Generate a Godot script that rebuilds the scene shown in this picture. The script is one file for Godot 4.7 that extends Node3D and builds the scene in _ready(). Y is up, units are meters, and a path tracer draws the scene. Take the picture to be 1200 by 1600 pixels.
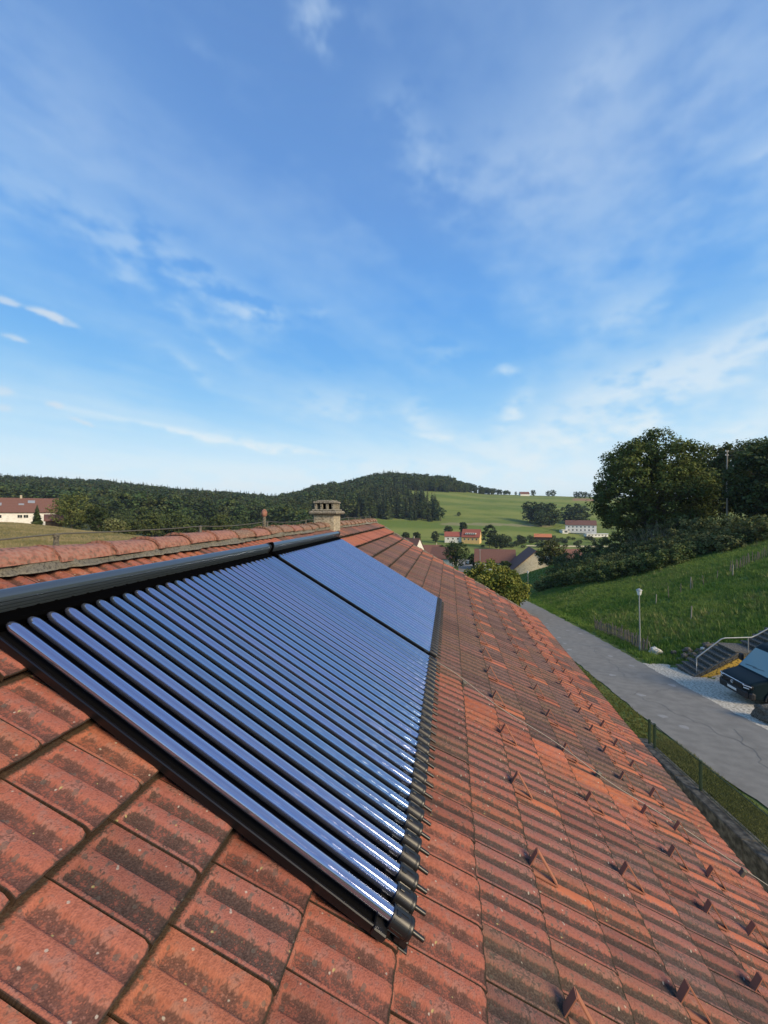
extends Node3D
# Tiled farmhouse roof with two evacuated tube collectors, a village valley behind. Units are metres; the eye is at the origin.

const YAW := 0.165881            # the lens is turned this far from the ridge line
const F := 611.4                 # focal length in photograph pixels (1200 wide)
const ALPHA := 0.526408          # roof pitch
const H0 := 1.5755               # eye above the tile plane
const S0 := -1.8764              # course line 0, measured down the slope
const TE := 0.333                # tile exposure
const TW := 0.1977               # tile cover width
const EAVE_ROW := 14
const VERGE_T := 11.55
const NEAR_T := -2.2
const RIDGE_X := -2.28

var cy := cos(YAW)
var sy := sin(YAW)
var M := {}
var used := {}
var rng := RandomNumberGenerator.new()
var nz := FastNoiseLite.new()
var T := Vector3(cos(ALPHA), -sin(ALPHA), 0)
var N := Vector3(sin(ALPHA), cos(ALPHA), 0)
var roof_basis := Basis(T, N, Vector3(0, 0, 1))
var roof_origin := Vector3(0, -H0, 0) - N * 0.022

# ---------------------------------------------------------------- mesh builder
class MB:
	var v := PackedVector3Array()
	var n := PackedVector3Array()
	var uv := PackedVector2Array()
	var c := PackedColorArray()
	var ix := PackedInt32Array()
	var col := Color.WHITE
	func vert(p: Vector3, nn: Vector3, t := Vector2.ZERO) -> int:
		v.append(p); n.append(nn); uv.append(t); c.append(col)
		return v.size() - 1
	func tri(a: Vector3, b: Vector3, d: Vector3) -> void:      # counter-clockwise from outside
		var nn := (b - a).cross(d - a).normalized()
		var i := vert(a, nn); vert(b, nn, Vector2(1, 0)); vert(d, nn, Vector2(1, 1))
		ix.append_array([i, i + 2, i + 1])
	func quad(a: Vector3, b: Vector3, d: Vector3, e: Vector3) -> void:
		var nn := (d - a).cross(e - b).normalized()
		var i := vert(a, nn, Vector2(0, 0)); vert(b, nn, Vector2(1, 0)); vert(d, nn, Vector2(1, 1)); vert(e, nn, Vector2(0, 1))
		ix.append_array([i, i + 2, i + 1, i, i + 3, i + 2])
	func box(p: Vector3, s: Vector3, b := Basis.IDENTITY, bev := 0.0) -> void:
		var h := s * 0.5
		if bev <= 0.0:
			for ax in 3:
				for sg in [-1.0, 1.0]:
					var u := Vector3.ZERO; var w := Vector3.ZERO; var o := Vector3.ZERO
					o[ax] = h[ax] * sg; u[(ax + 1) % 3] = h[(ax + 1) % 3]; w[(ax + 2) % 3] = h[(ax + 2) % 3]
					if sg < 0: u = -u
					quad(p + b * (o - u - w), p + b * (o + u - w), p + b * (o + u + w), p + b * (o - u + w))
			return
		var k := minf(bev, minf(h.x, minf(h.y, h.z)) * 0.95)
		for ax in 3:
			var a1 := (ax + 1) % 3
			var a2 := (ax + 2) % 3
			for sg in [-1.0, 1.0]:
				var o := Vector3.ZERO; var u := Vector3.ZERO; var w := Vector3.ZERO
				o[ax] = h[ax] * sg; u[a1] = h[a1] - k; w[a2] = h[a2] - k
				if sg < 0: u = -u
				quad(p + b * (o - u - w), p + b * (o + u - w), p + b * (o + u + w), p + b * (o - u + w))
			for s1 in [-1.0, 1.0]:
				for s2 in [-1.0, 1.0]:
					var l := Vector3.ZERO; l[ax] = h[ax] - k
					var q1 := Vector3.ZERO; q1[a1] = h[a1] * s1; q1[a2] = (h[a2] - k) * s2
					var q2 := Vector3.ZERO; q2[a1] = (h[a1] - k) * s1; q2[a2] = h[a2] * s2
					outq(p, b, q1 - l, q2 - l, q2 + l, q1 + l)
		for sx in [-1.0, 1.0]:
			for s_y in [-1.0, 1.0]:
				for sz in [-1.0, 1.0]:
					var g := Vector3(sx, s_y, sz)
					var A := Vector3(h.x, h.y - k, h.z - k) * g
					var B := Vector3(h.x - k, h.y, h.z - k) * g
					var C := Vector3(h.x - k, h.y - k, h.z) * g
					if (B - A).cross(C - A).dot(g) > 0: tri(p + b * A, p + b * B, p + b * C)
					else: tri(p + b * A, p + b * C, p + b * B)
	func outq(p: Vector3, b: Basis, a: Vector3, d: Vector3, e: Vector3, f: Vector3) -> void:   # a quad whose outside points away from p
		if (e - a).cross(f - d).dot(a + e) > 0: quad(p + b * a, p + b * d, p + b * e, p + b * f)
		else: quad(p + b * a, p + b * f, p + b * e, p + b * d)
	func grid(P: Array, wrap_u := false, uvs := []) -> void:     # P[row][col]; outside is where (col step) x (row step) points
		var R := P.size()
		var Cn: int = P[0].size()
		var i0 := v.size()
		for r in R:
			for q in Cn:
				var du: Vector3
				if wrap_u: du = P[r][(q + 1) % Cn] - P[r][(q + Cn - 1) % Cn]
				else: du = P[r][mini(q + 1, Cn - 1)] - P[r][maxi(q - 1, 0)]
				var dr: Vector3 = P[mini(r + 1, R - 1)][q] - P[maxi(r - 1, 0)][q]
				var nn := du.cross(dr)
				nn = nn.normalized() if nn.length_squared() > 1e-16 else Vector3.UP
				vert(P[r][q], nn, uvs[r][q] if uvs.size() else Vector2(float(q) / maxi(Cn - 1, 1), float(r) / maxi(R - 1, 1)))
		for r in R - 1:
			for q in (Cn if wrap_u else Cn - 1):
				var a := i0 + r * Cn + q
				var b := i0 + r * Cn + (q + 1) % Cn
				var e := b + Cn
				var f := a + Cn
				ix.append_array([a, e, b, a, f, e])
	func tube(path: Array, radii: Array, sides := 8, caps := true, squash := 1.0) -> void:
		var rows := []
		var up := Vector3.UP
		var d0: Vector3 = (path[path.size() - 1] - path[0]).normalized()
		if absf(d0.dot(up)) > 0.9: up = Vector3.RIGHT
		for k in path.size():
			var d: Vector3 = (path[mini(k + 1, path.size() - 1)] - path[maxi(k - 1, 0)]).normalized()
			var a := d.cross(up).normalized()
			var b := d.cross(a).normalized()
			var ring := []
			for q in sides:
				var th := TAU * q / sides
				ring.append(path[k] + (a * cos(th) + b * sin(th) * squash) * float(radii[k]))
			rows.append(ring)
		grid(rows, true)
		if caps:
			for e in [0, path.size() - 1]:
				for q in range(1, sides - 1):
					if e == 0: tri(rows[0][0], rows[0][q + 1], rows[0][q])
					else: tri(rows[e][0], rows[e][q], rows[e][q + 1])
	func bar(a: Vector3, b: Vector3, r: float, sides := 6) -> void:
		tube([a, b], [r, r], sides)
	func prism(poly: Array, depth_vec: Vector3) -> void:          # poly counter-clockwise seen from +(-depth) side
		var m := poly.size()
		for k in m:
			var a: Vector3 = poly[k]; var b: Vector3 = poly[(k + 1) % m]
			quad(a, a + depth_vec, b + depth_vec, b)
		for k in range(1, m - 1):
			tri(poly[0], poly[k], poly[k + 1])
			tri(poly[0] + depth_vec, poly[k + 1] + depth_vec, poly[k] + depth_vec)
	func leaf(p: Vector3, nn: Vector3, along: Vector3, s: float, wd := 0.6) -> void:
		var side := nn.cross(along).normalized() * s * wd * 0.5
		var l := nn.cross(side).normalized() * s * 0.5
		var bend := nn * s * 0.12
		var a := p - l; var b := p + side - bend; var d := p + l; var e := p - side - bend
		var i := vert(a, nn); vert(b, nn); vert(d, nn); vert(e, nn)
		if (b - a).cross(d - a).dot(nn) > 0: ix.append_array([i, i + 2, i + 1, i, i + 3, i + 2])
		else: ix.append_array([i, i + 1, i + 2, i, i + 2, i + 3])
	func commit(into: ArrayMesh = null, with_color := false) -> ArrayMesh:
		var am := into if into else ArrayMesh.new()
		var arr := []
		arr.resize(Mesh.ARRAY_MAX)
		arr[Mesh.ARRAY_VERTEX] = v; arr[Mesh.ARRAY_NORMAL] = n; arr[Mesh.ARRAY_TEX_UV] = uv; arr[Mesh.ARRAY_INDEX] = ix
		if with_color: arr[Mesh.ARRAY_COLOR] = c
		am.add_surface_from_arrays(Mesh.PRIMITIVE_TRIANGLES, arr)
		return am

# ---------------------------------------------------------------- small helpers
func nm(called: String) -> String:
	if not used.has(called):
		used[called] = 0
		return called
	used[called] += 1
	return "%s_%03d" % [called, used[called]]

func tag(o: Node, label: String, category: String, group := "") -> void:
	o.set_meta("label", label); o.set_meta("category", category)
	if group != "": o.set_meta("group", group)

func thing(called: String, label: String, category: String, at := Vector3.ZERO, turn := 0.0, group := "") -> Node3D:
	var o := Node3D.new()
	o.name = nm(called); add_child(o)
	o.position = at; o.rotation.y = turn
	tag(o, label, category, group)
	return o

func put(mesh: Mesh, m: Material, called: String, parent: Node = self) -> MeshInstance3D:
	var o := MeshInstance3D.new()
	o.mesh = mesh
	if m: o.material_override = m
	if parent == self:
		o.name = nm(called)
	else:
		var key := str(parent.get_instance_id()) + called
		o.name = nm_in(key, called)
	parent.add_child(o, true)
	return o

func nm_in(key: String, called: String) -> String:
	if not used.has(key):
		used[key] = 0
		return called
	used[key] += 1
	return "%s_%03d" % [called, used[key]]

func struct(mesh: Mesh, m: Material, called: String) -> MeshInstance3D:
	var o := put(mesh, m, called)
	o.set_meta("kind", "structure")
	return o

func copy_of(o: Node3D, at: Vector3, turn := 0.0, label := "") -> Node3D:
	var r: Node3D = o.duplicate()
	r.name = nm(String(o.name).rstrip("0123456789").rstrip("_"))
	add_child(r)
	r.position = at; r.rotation.y = turn
	if label != "": r.set_meta("label", label)
	return r

func srgb(r: float, g: float, b: float) -> Color:      # from linear values
	return Color(r, g, b).linear_to_srgb()

func mat(key: String, r: float, g: float, b: float, rough := 0.85, metal := 0.0, spec := 0.5) -> StandardMaterial3D:
	var m := StandardMaterial3D.new()
	m.resource_name = key
	m.albedo_color = srgb(r, g, b)
	m.roughness = rough; m.metallic = metal; m.metallic_specular = spec
	M[key] = m
	return m

func noise_image(size: int, sd: int, freq: float, octaves := 4, kind := FastNoiseLite.TYPE_SIMPLEX_SMOOTH) -> Image:
	var f := FastNoiseLite.new()
	f.seed = sd; f.frequency = freq; f.noise_type = kind; f.fractal_octaves = octaves
	return f.get_seamless_image(size, size)

func ramp_texture(img: Image, stops: Array, lo := 0.25, hi := 0.75, speck: Image = null, speck_w := 0.0) -> ImageTexture:   # stops: linear colours
	var w := img.get_width()
	var src := img.get_data()
	var src2 := speck.get_data() if speck else PackedByteArray()
	var out := PackedByteArray()
	out.resize(w * w * 3)
	var cols := []
	for s in stops: cols.append(Color(s[0], s[1], s[2]).linear_to_srgb())
	for k in w * w:
		var t := (src[k] / 255.0 - lo) / (hi - lo)
		if speck: t += (src2[k] / 255.0 - 0.5) * speck_w
		t = clampf(t, 0, 0.9999) * (cols.size() - 1)
		var i := int(t)
		var q: Color = (cols[i] as Color).lerp(cols[i + 1], t - i)
		out[k * 3] = int(q.r * 255); out[k * 3 + 1] = int(q.g * 255); out[k * 3 + 2] = int(q.b * 255)
	var im := Image.create_from_data(w, w, false, Image.FORMAT_RGB8, out)
	return ImageTexture.create_from_image(im)

func tri_mat(key: String, tex: Texture2D, scale: float, rough := 0.9, bump: Texture2D = null, bump_cm := 0.0, world := true) -> StandardMaterial3D:
	var m := StandardMaterial3D.new()
	m.resource_name = key
	m.albedo_texture = tex
	m.uv1_triplanar = true
	m.uv1_world_triplanar = world
	m.uv1_scale = Vector3.ONE * scale
	m.roughness = rough
	if bump:
		m.heightmap_enabled = true
		m.heightmap_texture = bump
		m.heightmap_scale = bump_cm
	M[key] = m
	return m

# ---------------------------------------------------------------- terrain
const UC := [-400.0, 0.0, 150.0, 300.0, 430.0, 520.0, 600.0, 690.0, 760.0, 850.0, 930.0, 1050.0, 1250.0, 1700.0]
const DC := [140.0, 220.0, 300.0, 400.0, 500.0, 600.0, 720.0, 900.0, 1400.0, 3000.0]
const HT := [
	[-2, 0, 8, 20, 34, 44, 38, 28, 20, 15],
	[-5, -5, 2, 13, 26, 37, 31, 22, 14, 10],
	[-7, -8, -2, 8, 20, 30, 25, 18, 10, 10],
	[-10, -12, -8, 0, 8, 15, 13, 10, 8, 10],
	[-14, -15, -14, -8, 0, 7, 7, 8, 8, 10],
	[-17, -19, -18, -4, 11, 24, 29, 24, 16, 14],
	[-20, -24, -21, -5, 14, 33, 53, 42, 25, 20],
	[-21, -26, -22, -8, 11, 29, 46, 36, 26, 22],
	[-21.5, -26, -22, -8.5, 8, 22, 33, 28, 28, 26],
	[-21, -26, -23, -11, 5, 20, 30, 30, 36, 36],
	[-20, -25, -23.5, -14, 3, 18, 28, 31, 42, 44],
	[-14, -22, -20, -10, 5, 15, 25, 30, 44, 46],
	[-8, -16, -14, -4, 8, 18, 28, 32, 46, 48],
	[-2, -8, -6, 4, 14, 24, 32, 36, 48, 50]]

func far_h(u: float, d: float) -> float:
	var i := 0
	while i < UC.size() - 2 and u > UC[i + 1]: i += 1
	var a := clampf((u - UC[i]) / (UC[i + 1] - UC[i]), 0, 1)
	a = a * a * (3 - 2 * a) * 0.5 + a * 0.5
	var j := 0
	while j < DC.size() - 2 and d > DC[j + 1]: j += 1
	var b := clampf((d - DC[j]) / (DC[j + 1] - DC[j]), 0, 1)
	b = b * b * (3 - 2 * b) * 0.35 + b * 0.65
	return lerpf(lerpf(HT[i][j], HT[i][j + 1], b), lerpf(HT[i + 1][j], HT[i + 1][j + 1], b), a)

func soft_pos(x: float, k: float) -> float:
	return 0.5 * (x + sqrt(x * x + k * k)) - (0.5 * k if x < 0 else 0.0) * 0.0

func near_h(x: float, t: float) -> float:
	var tt := t if t < 110.0 else 110.0 + 60.0 * (1.0 - exp(-(t - 110.0) / 60.0))
	var r := -5.54 - 0.1223 * tt + 0.0205 * clampf(x, -30, 30)
	# bank on the far side of the lane, with the parking place cut into it
	var foot := 12.0
	var into_park := smoothstep(12.0, 14.0, t) * (1.0 - smoothstep(19.8, 20.7, t))
	foot = lerpf(foot, 18.0, into_park)
	var b := 0.335 * maxf(0.0, x - foot)
	b = minf(b, 13.0 + 0.05 * maxf(0.0, x - 52.0)) if b < 18.0 else 13.0 + 0.05 * maxf(0.0, x - 52.0)
	b *= 1.0 - smoothstep(96.0, 140.0, t - 0.15 * maxf(0.0, x - 20.0))
	r += b
	r += 0.25 * nz.get_noise_2d(x * 6.0, t * 6.0) * smoothstep(12.5, 17.0, x) * (1.0 - into_park)
	# cellar yard between the house and its retaining wall
	r -= 2.1 * (1.0 - smoothstep(5.64, 5.9, x)) * smoothstep(-4.0, -2.0, x) * (1.0 - smoothstep(13.2, 13.8, t))
	# pasture on the other side of the house
	var l := -4.7 - 0.04 * (x + 39.0) + 0.045 * (54.0 - t)
	var e := t - (54.0 + (-39.0 - x) * 0.464)
	if e > 0.0: l -= minf(0.13 * e, 9.0)
	l += 0.3 * nz.get_noise_2d(x * 1.7, t * 1.7)
	return lerpf(l, r, smoothstep(-15.0, -5.0, x))

func ground_h(x: float, t: float) -> float:
	var d := t * cy - x * sy
	var rad := sqrt(x * x + t * t)
	if d < 20.0 and rad > 90.0: return lerpf(near_h(x, t), -6.0, smoothstep(90, 200, rad))
	var k := smoothstep(105.0, 165.0, d)
	if k <= 0.0: return near_h(x, t)
	var u := 600.0 + F * (x * cy + t * sy) / maxf(d, 1.0)
	return lerpf(near_h(x, t), far_h(u, d), k)

func at_px(u: float, d: float) -> Vector3:        # a place on the ground, from a bearing and a distance
	var xc := (u - 600.0) / F * d
	var x := cy * xc - sy * d
	var t := sy * xc + cy * d
	return Vector3(x, ground_h(x, t), -t)

func gr(x: float, t: float, lift := 0.0) -> Vector3:
	return Vector3(x, ground_h(x, t) + lift, -t)

func ground_colour(x: float, t: float, d: float, u: float) -> Color:
	var a := nz.get_noise_2d(x * 0.9, t * 0.9)
	var b := nz.get_noise_2d(x * 4.0 + 100, t * 4.0)
	var lush := Color(0.110, 0.205, 0.040)
	var c := lush.lerp(Color(0.16, 0.19, 0.06), clampf(0.5 + a + 0.4 * b, 0, 1))
	if d < 105.0 and x < -6.0 or (d < 150.0 and x < -75.0):       # dry pasture
		c = Color(0.275, 0.230, 0.118).lerp(Color(0.185, 0.178, 0.075), clampf(0.5 + 1.3 * nz.get_noise_2d(x * 1.2, t * 6.0) + 0.7 * b, 0, 1))
	elif d > 230.0 and u > 560.0:    # hay meadows on the hill, in mown swathes
		var w := nz.get_noise_2d(u * 0.12, d * 1.1) + 0.5 * nz.get_noise_2d(u * 0.5, d * 3.5)
		c = Color(0.235, 0.265, 0.075).lerp(Color(0.145, 0.20, 0.048), clampf(0.5 + 1.6 * w, 0, 1))
		if absf(d - 372.0 - 0.03 * (u - 700.0)) < 7.0 and u > 690.0 and u < 860.0: c = Color(0.27, 0.26, 0.13)
		if d > 585.0 and d < 650.0 and u > 895.0 and u < 945.0: c = Color(0.33, 0.21, 0.12)
	elif d > 105.0 and u < 520.0:
		c = Color(0.060, 0.070, 0.028)
	elif d > 280.0:
		c = Color(0.04, 0.055, 0.02)
	return c

func build_ground() -> void:
	var mb := MB.new()
	var rings := [0.0, 1.5]
	var r := 3.0
	while r < 2600.0:
		rings.append(r)
		r *= 1.022 if r < 140.0 else (1.014 if r < 760.0 else 1.06)
	var angs := []
	var a := -180.0
	while a < 180.0:
		angs.append(a)
		a += 0.5 if (a > -62.0 and a < 45.0) else 3.0
	angs.append(180.0)
	var rows := []
	for q in rings:
		var row := []
		for g in angs:
			var th := deg_to_rad(g)
			var x: float = q * sin(th)
			var t: float = q * cos(th)
			var d := t * cy - x * sy
			mb.col = ground_colour(x, t, d, 600.0 + F * (x * cy + t * sy) / maxf(d, 1.0) if d > 1.0 else -2000.0)
			row.append(Vector3(x, ground_h(x, t), -t))
			mb.c.append(mb.col)
		rows.append(row)
	var keep := mb.c
	mb.c = PackedColorArray()
	mb.grid(rows)
	mb.c = keep
	var m := StandardMaterial3D.new()
	m.vertex_color_use_as_albedo = true
	m.albedo_texture = ramp_texture(noise_image(512, 5, 0.02, 5), [[0.55, 0.55, 0.5], [0.85, 0.85, 0.8], [1, 1, 1]], 0.25, 0.7, noise_image(512, 6, 0.16, 3), 0.5)
	m.uv1_triplanar = true; m.uv1_world_triplanar = true; m.uv1_scale = Vector3.ONE * 0.31
	m.roughness = 0.95; m.metallic_specular = 0.2
	struct(mb.commit(null, true), m, "ground")

# ---------------------------------------------------------------- sky
const CLOUDS := [[23.0,14.5,24.0,6.0,14,0.42],[10.0,9.0,30.0,2.5,6,0.3],[26.8,16.5,15.2,2.2,20,0.75],[24.3,12.6,15.2,1.2,24,0.75],[32.5,17.2,6.0,1.9,14,0.50],[18.9,15.3,4.8,1.4,15,0.45],[8.2,14.0,3.6,1.4,48,0.65],[7.4,19.2,1.7,0.9,-5,0.60],[-1.1,10.9,3.8,0.5,-8,0.80],[-4.6,15.3,2.0,1.1,-20,0.35],[-3.4,13.3,3.6,1.1,-30,0.40],[-37.1,29.5,10.8,3.0,-18,0.38],[-27.6,26.4,3.2,1.2,-8,0.60],[-18.8,26.8,2.0,0.8,0,0.40],[-29.3,9.6,17.4,0.4,-8,0.75],[-35.6,10.6,9.9,0.7,-6,0.40],[-4.4,41.3,4.2,2.8,-60,0.35],[8.6,41.3,14.1,4.7,10,0.33],[-19.7,51.7,4.0,1.9,0,0.50],[20.3,46.2,3.9,2.3,20,0.30],[30.9,34.4,19.4,15.3,20,0.36],[-36.0,19.0,3.6,1.0,-35,0.30],[-16.0,16.7,5.8,2.3,0,0.28],[33.5,9.2,3.0,0.9,8,0.55],[-45.9,30.7,12.3,2.7,-25,0.22],[-49.3,40.9,10.9,4.4,-25,0.18],[-32.5,21.4,3.2,0.5,-30,0.25],[25.3,22.9,1.3,0.7,0,0.35],[22.0,24.7,4.4,1.8,15,0.25],[-0.2,22.4,5.1,1.2,-10,0.20],[-34.9,46.4,1.1,0.9,0,0.25],[-9.5,44.9,3.3,2.7,40,0.25],[34.7,33.5,1.4,1.0,0,0.40],[-2.0,6.0,37.0,2.0,2,0.25],[-39.3,5.3,24.3,2.0,0,0.30],[15.1,12.2,9.2,0.8,18,0.35],
	[75,20,16,3,10,0.5],[110,35,20,6,-15,0.35],[150,18,18,3,8,0.5],[-95,25,18,4,-12,0.4],[-135,40,20,7,15,0.35],[175,45,20,6,0,0.3],[-70,38,12,4,-20,0.3],[60,48,15,6,20,0.3],[-165,15,20,2.5,5,0.5],[-110,10,18,1.5,-5,0.5],[100,9,20,1.5,6,0.5]]
const PUFFS := [[-50.3,20.7,2.3,0.8,-3,0.90],[-48.5,20.7,1.5,0.5,-10,0.50],[-53.4,21.1,1.3,0.6,0,0.75],[-52.9,17.8,1.2,0.5,0,0.70],[-49.7,11.7,1.1,0.5,0,0.70],[-53.8,12.4,1.0,0.7,0,0.45],[-46.9,10.3,1.3,0.4,-20,0.60],[-53.8,10.7,0.9,0.5,0,0.40],[-62,17,2.2,0.9,0,0.7],[-75,13,2.6,0.8,0,0.6],[-60,12,1.6,0.6,0,0.6]]
const SKY_EL := [0.0, 3.0, 6.0, 10.0, 15.0, 21.0, 28.0, 38.0, 52.0, 90.0]
const SKY_RGB := [[224, 240, 247], [222, 242, 251], [208, 235, 250], [180, 220, 247], [142, 197, 242], [113, 176, 236], [102, 163, 230], [103, 152, 216], [97, 139, 199], [84, 122, 186]]

func build_sky() -> Sky:
	var w := 1792
	var h := 896
	var half := h / 2
	var out := PackedByteArray()
	out.resize(w * h * 3)
	var f1 := FastNoiseLite.new(); f1.seed = 3; f1.frequency = 0.9; f1.fractal_octaves = 5
	var f2 := FastNoiseLite.new(); f2.seed = 9; f2.frequency = 3.4; f2.fractal_octaves = 6; f2.fractal_gain = 0.58
	for y in half + 2:
		var el := (0.5 - (y + 0.5) / h) * 180.0
		var e := maxf(el, 0.0)
		var i := 0
		while i < SKY_EL.size() - 2 and e > SKY_EL[i + 1]: i += 1
		var q: float = clampf((e - SKY_EL[i]) / (SKY_EL[i + 1] - SKY_EL[i]), 0, 1)
		var base := Vector3(lerpf(SKY_RGB[i][0], SKY_RGB[i + 1][0], q), lerpf(SKY_RGB[i][1], SKY_RGB[i + 1][1], q), lerpf(SKY_RGB[i][2], SKY_RGB[i + 1][2], q))
		var ce := cos(deg_to_rad(e))
		var se := sin(deg_to_rad(e))
		var near := []
		for c in CLOUDS:
			if absf(e - c[1]) < 3.2 * maxf(c[3], c[2] * absf(sin(deg_to_rad(c[4])))) + 3.0: near.append([c, cos(deg_to_rad(c[4])), sin(deg_to_rad(c[4])), 0])
		for c in PUFFS:
			if absf(e - c[1]) < 4.0: near.append([c, cos(deg_to_rad(c[4])), sin(deg_to_rad(c[4])), 1])
		for x in w:
			# column 0 of a panorama looks along -z, a quarter of the way along +x
			var az := wrapf((x + 0.5) / w * 360.0, -180.0, 180.0)
			var ar := deg_to_rad(az)
			var d := Vector3(sin(ar) * ce, se, -cos(ar) * ce)
			var k := 1.0 / (se + 0.12)
			var px := d.x * k
			var pz := d.z * k
			var n1 := f1.get_noise_2d(px * 1.1 + 0.6 * pz, pz * 0.35 - 0.2 * px)
			var n2 := f2.get_noise_3d(d.x * 2.6 + 0.8 * d.y, d.y * 6.0, d.z * 2.6)
			var veil := clampf(0.10 + 0.42 * n1 + 0.12 * n2, 0.0, 0.5)
			var keep := 1.0 - veil
			var puff := 0.0
			for g in near:
				var c: Array = g[0]
				var da: float = wrapf(az - c[0], -180.0, 180.0) * ce
				if absf(da) > 3.0 * c[2] + 2.0: continue
				var de: float = e - c[1]
				if g[3] == 0:
					da += n1 * c[2] * 0.5
					de += n2 * minf(c[3] * 1.8, 4.0) + n1 * 1.2 * c[3]
				else:
					de += n2 * 0.9 * c[3]; da += n2 * c[2] * 0.8
				var p: float = (da * g[1] + de * g[2]) / c[2]
				var r: float = (de * g[1] - da * g[2]) / c[3]
				if g[3] == 1 and r < 0.0: r *= 1.9
				var gg := exp(-(p * p + r * r) * 1.1)
				if g[3] == 0: keep *= 1.0 - minf(c[5] * 1.2, 0.95) * gg * clampf(0.72 + (1.7 if c[3] < 4.0 else 0.8) * n2 + 0.5 * n1, 0.05, 1.15)
				else: puff = maxf(puff, c[5] * smoothstep(0.25, 0.75, gg + 0.25 * n2))
			var cl := clampf(1.0 - keep, 0.0, 0.93)
			var white := Vector3(208, 222, 240) if e > 32.0 else Vector3(208, 222, 240).lerp(Vector3(232, 240, 243), (32.0 - e) / 22.0) if e > 10.0 else Vector3(232, 240, 243)
			var c3 := base.lerp(white, cl * 0.8)
			c3 = c3.lerp(Vector3(222, 226, 233), puff * 0.85)
			var o := (y * w + x) * 3
			out[o] = int(clampf(c3.x, 0, 255)); out[o + 1] = int(clampf(c3.y, 0, 255)); out[o + 2] = int(clampf(c3.z, 0, 255))
	for y in range(half + 2, h):
		for x in w:
			var o := (y * w + x) * 3
			out[o] = 120; out[o + 1] = 128; out[o + 2] = 112
	var im := Image.create_from_data(w, h, false, Image.FORMAT_RGB8, out)
	var pm := PanoramaSkyMaterial.new()
	pm.panorama = ImageTexture.create_from_image(im)
	var s := Sky.new()
	s.sky_material = pm
	return s

func setup_view() -> void:
	var cam := Camera3D.new()
	cam.name = "camera"
	cam.fov = rad_to_deg(2.0 * atan(800.0 / F))
	cam.rotation.y = YAW
	cam.near = 0.05; cam.far = 6000.0
	add_child(cam)
	cam.current = true
	var e := Environment.new()
	e.background_mode = Environment.BG_SKY
	e.sky = build_sky()
	e.tonemap_mode = Environment.TONE_MAPPER_LINEAR
	e.tonemap_exposure = 1.06
	e.sdfgi_enabled = true; e.ssao_enabled = true; e.ssil_enabled = true
	e.fog_enabled = true
	e.fog_density = 0.00012
	e.fog_light_color = Color(0.80, 0.88, 0.97)
	var we := WorldEnvironment.new()
	we.name = "world_environment"
	we.environment = e
	add_child(we)
	var sun := DirectionalLight3D.new()
	sun.name = "sun"
	sun.light_energy = 1.4
	sun.light_color = Color(1.0, 0.91, 0.76)
	sun.light_angular_distance = 22.0
	sun.shadow_enabled = true
	add_child(sun)
	sun.look_at_from_position(Vector3(0.74, 0.50, 0.45) * 10.0, Vector3.ZERO)

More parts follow.
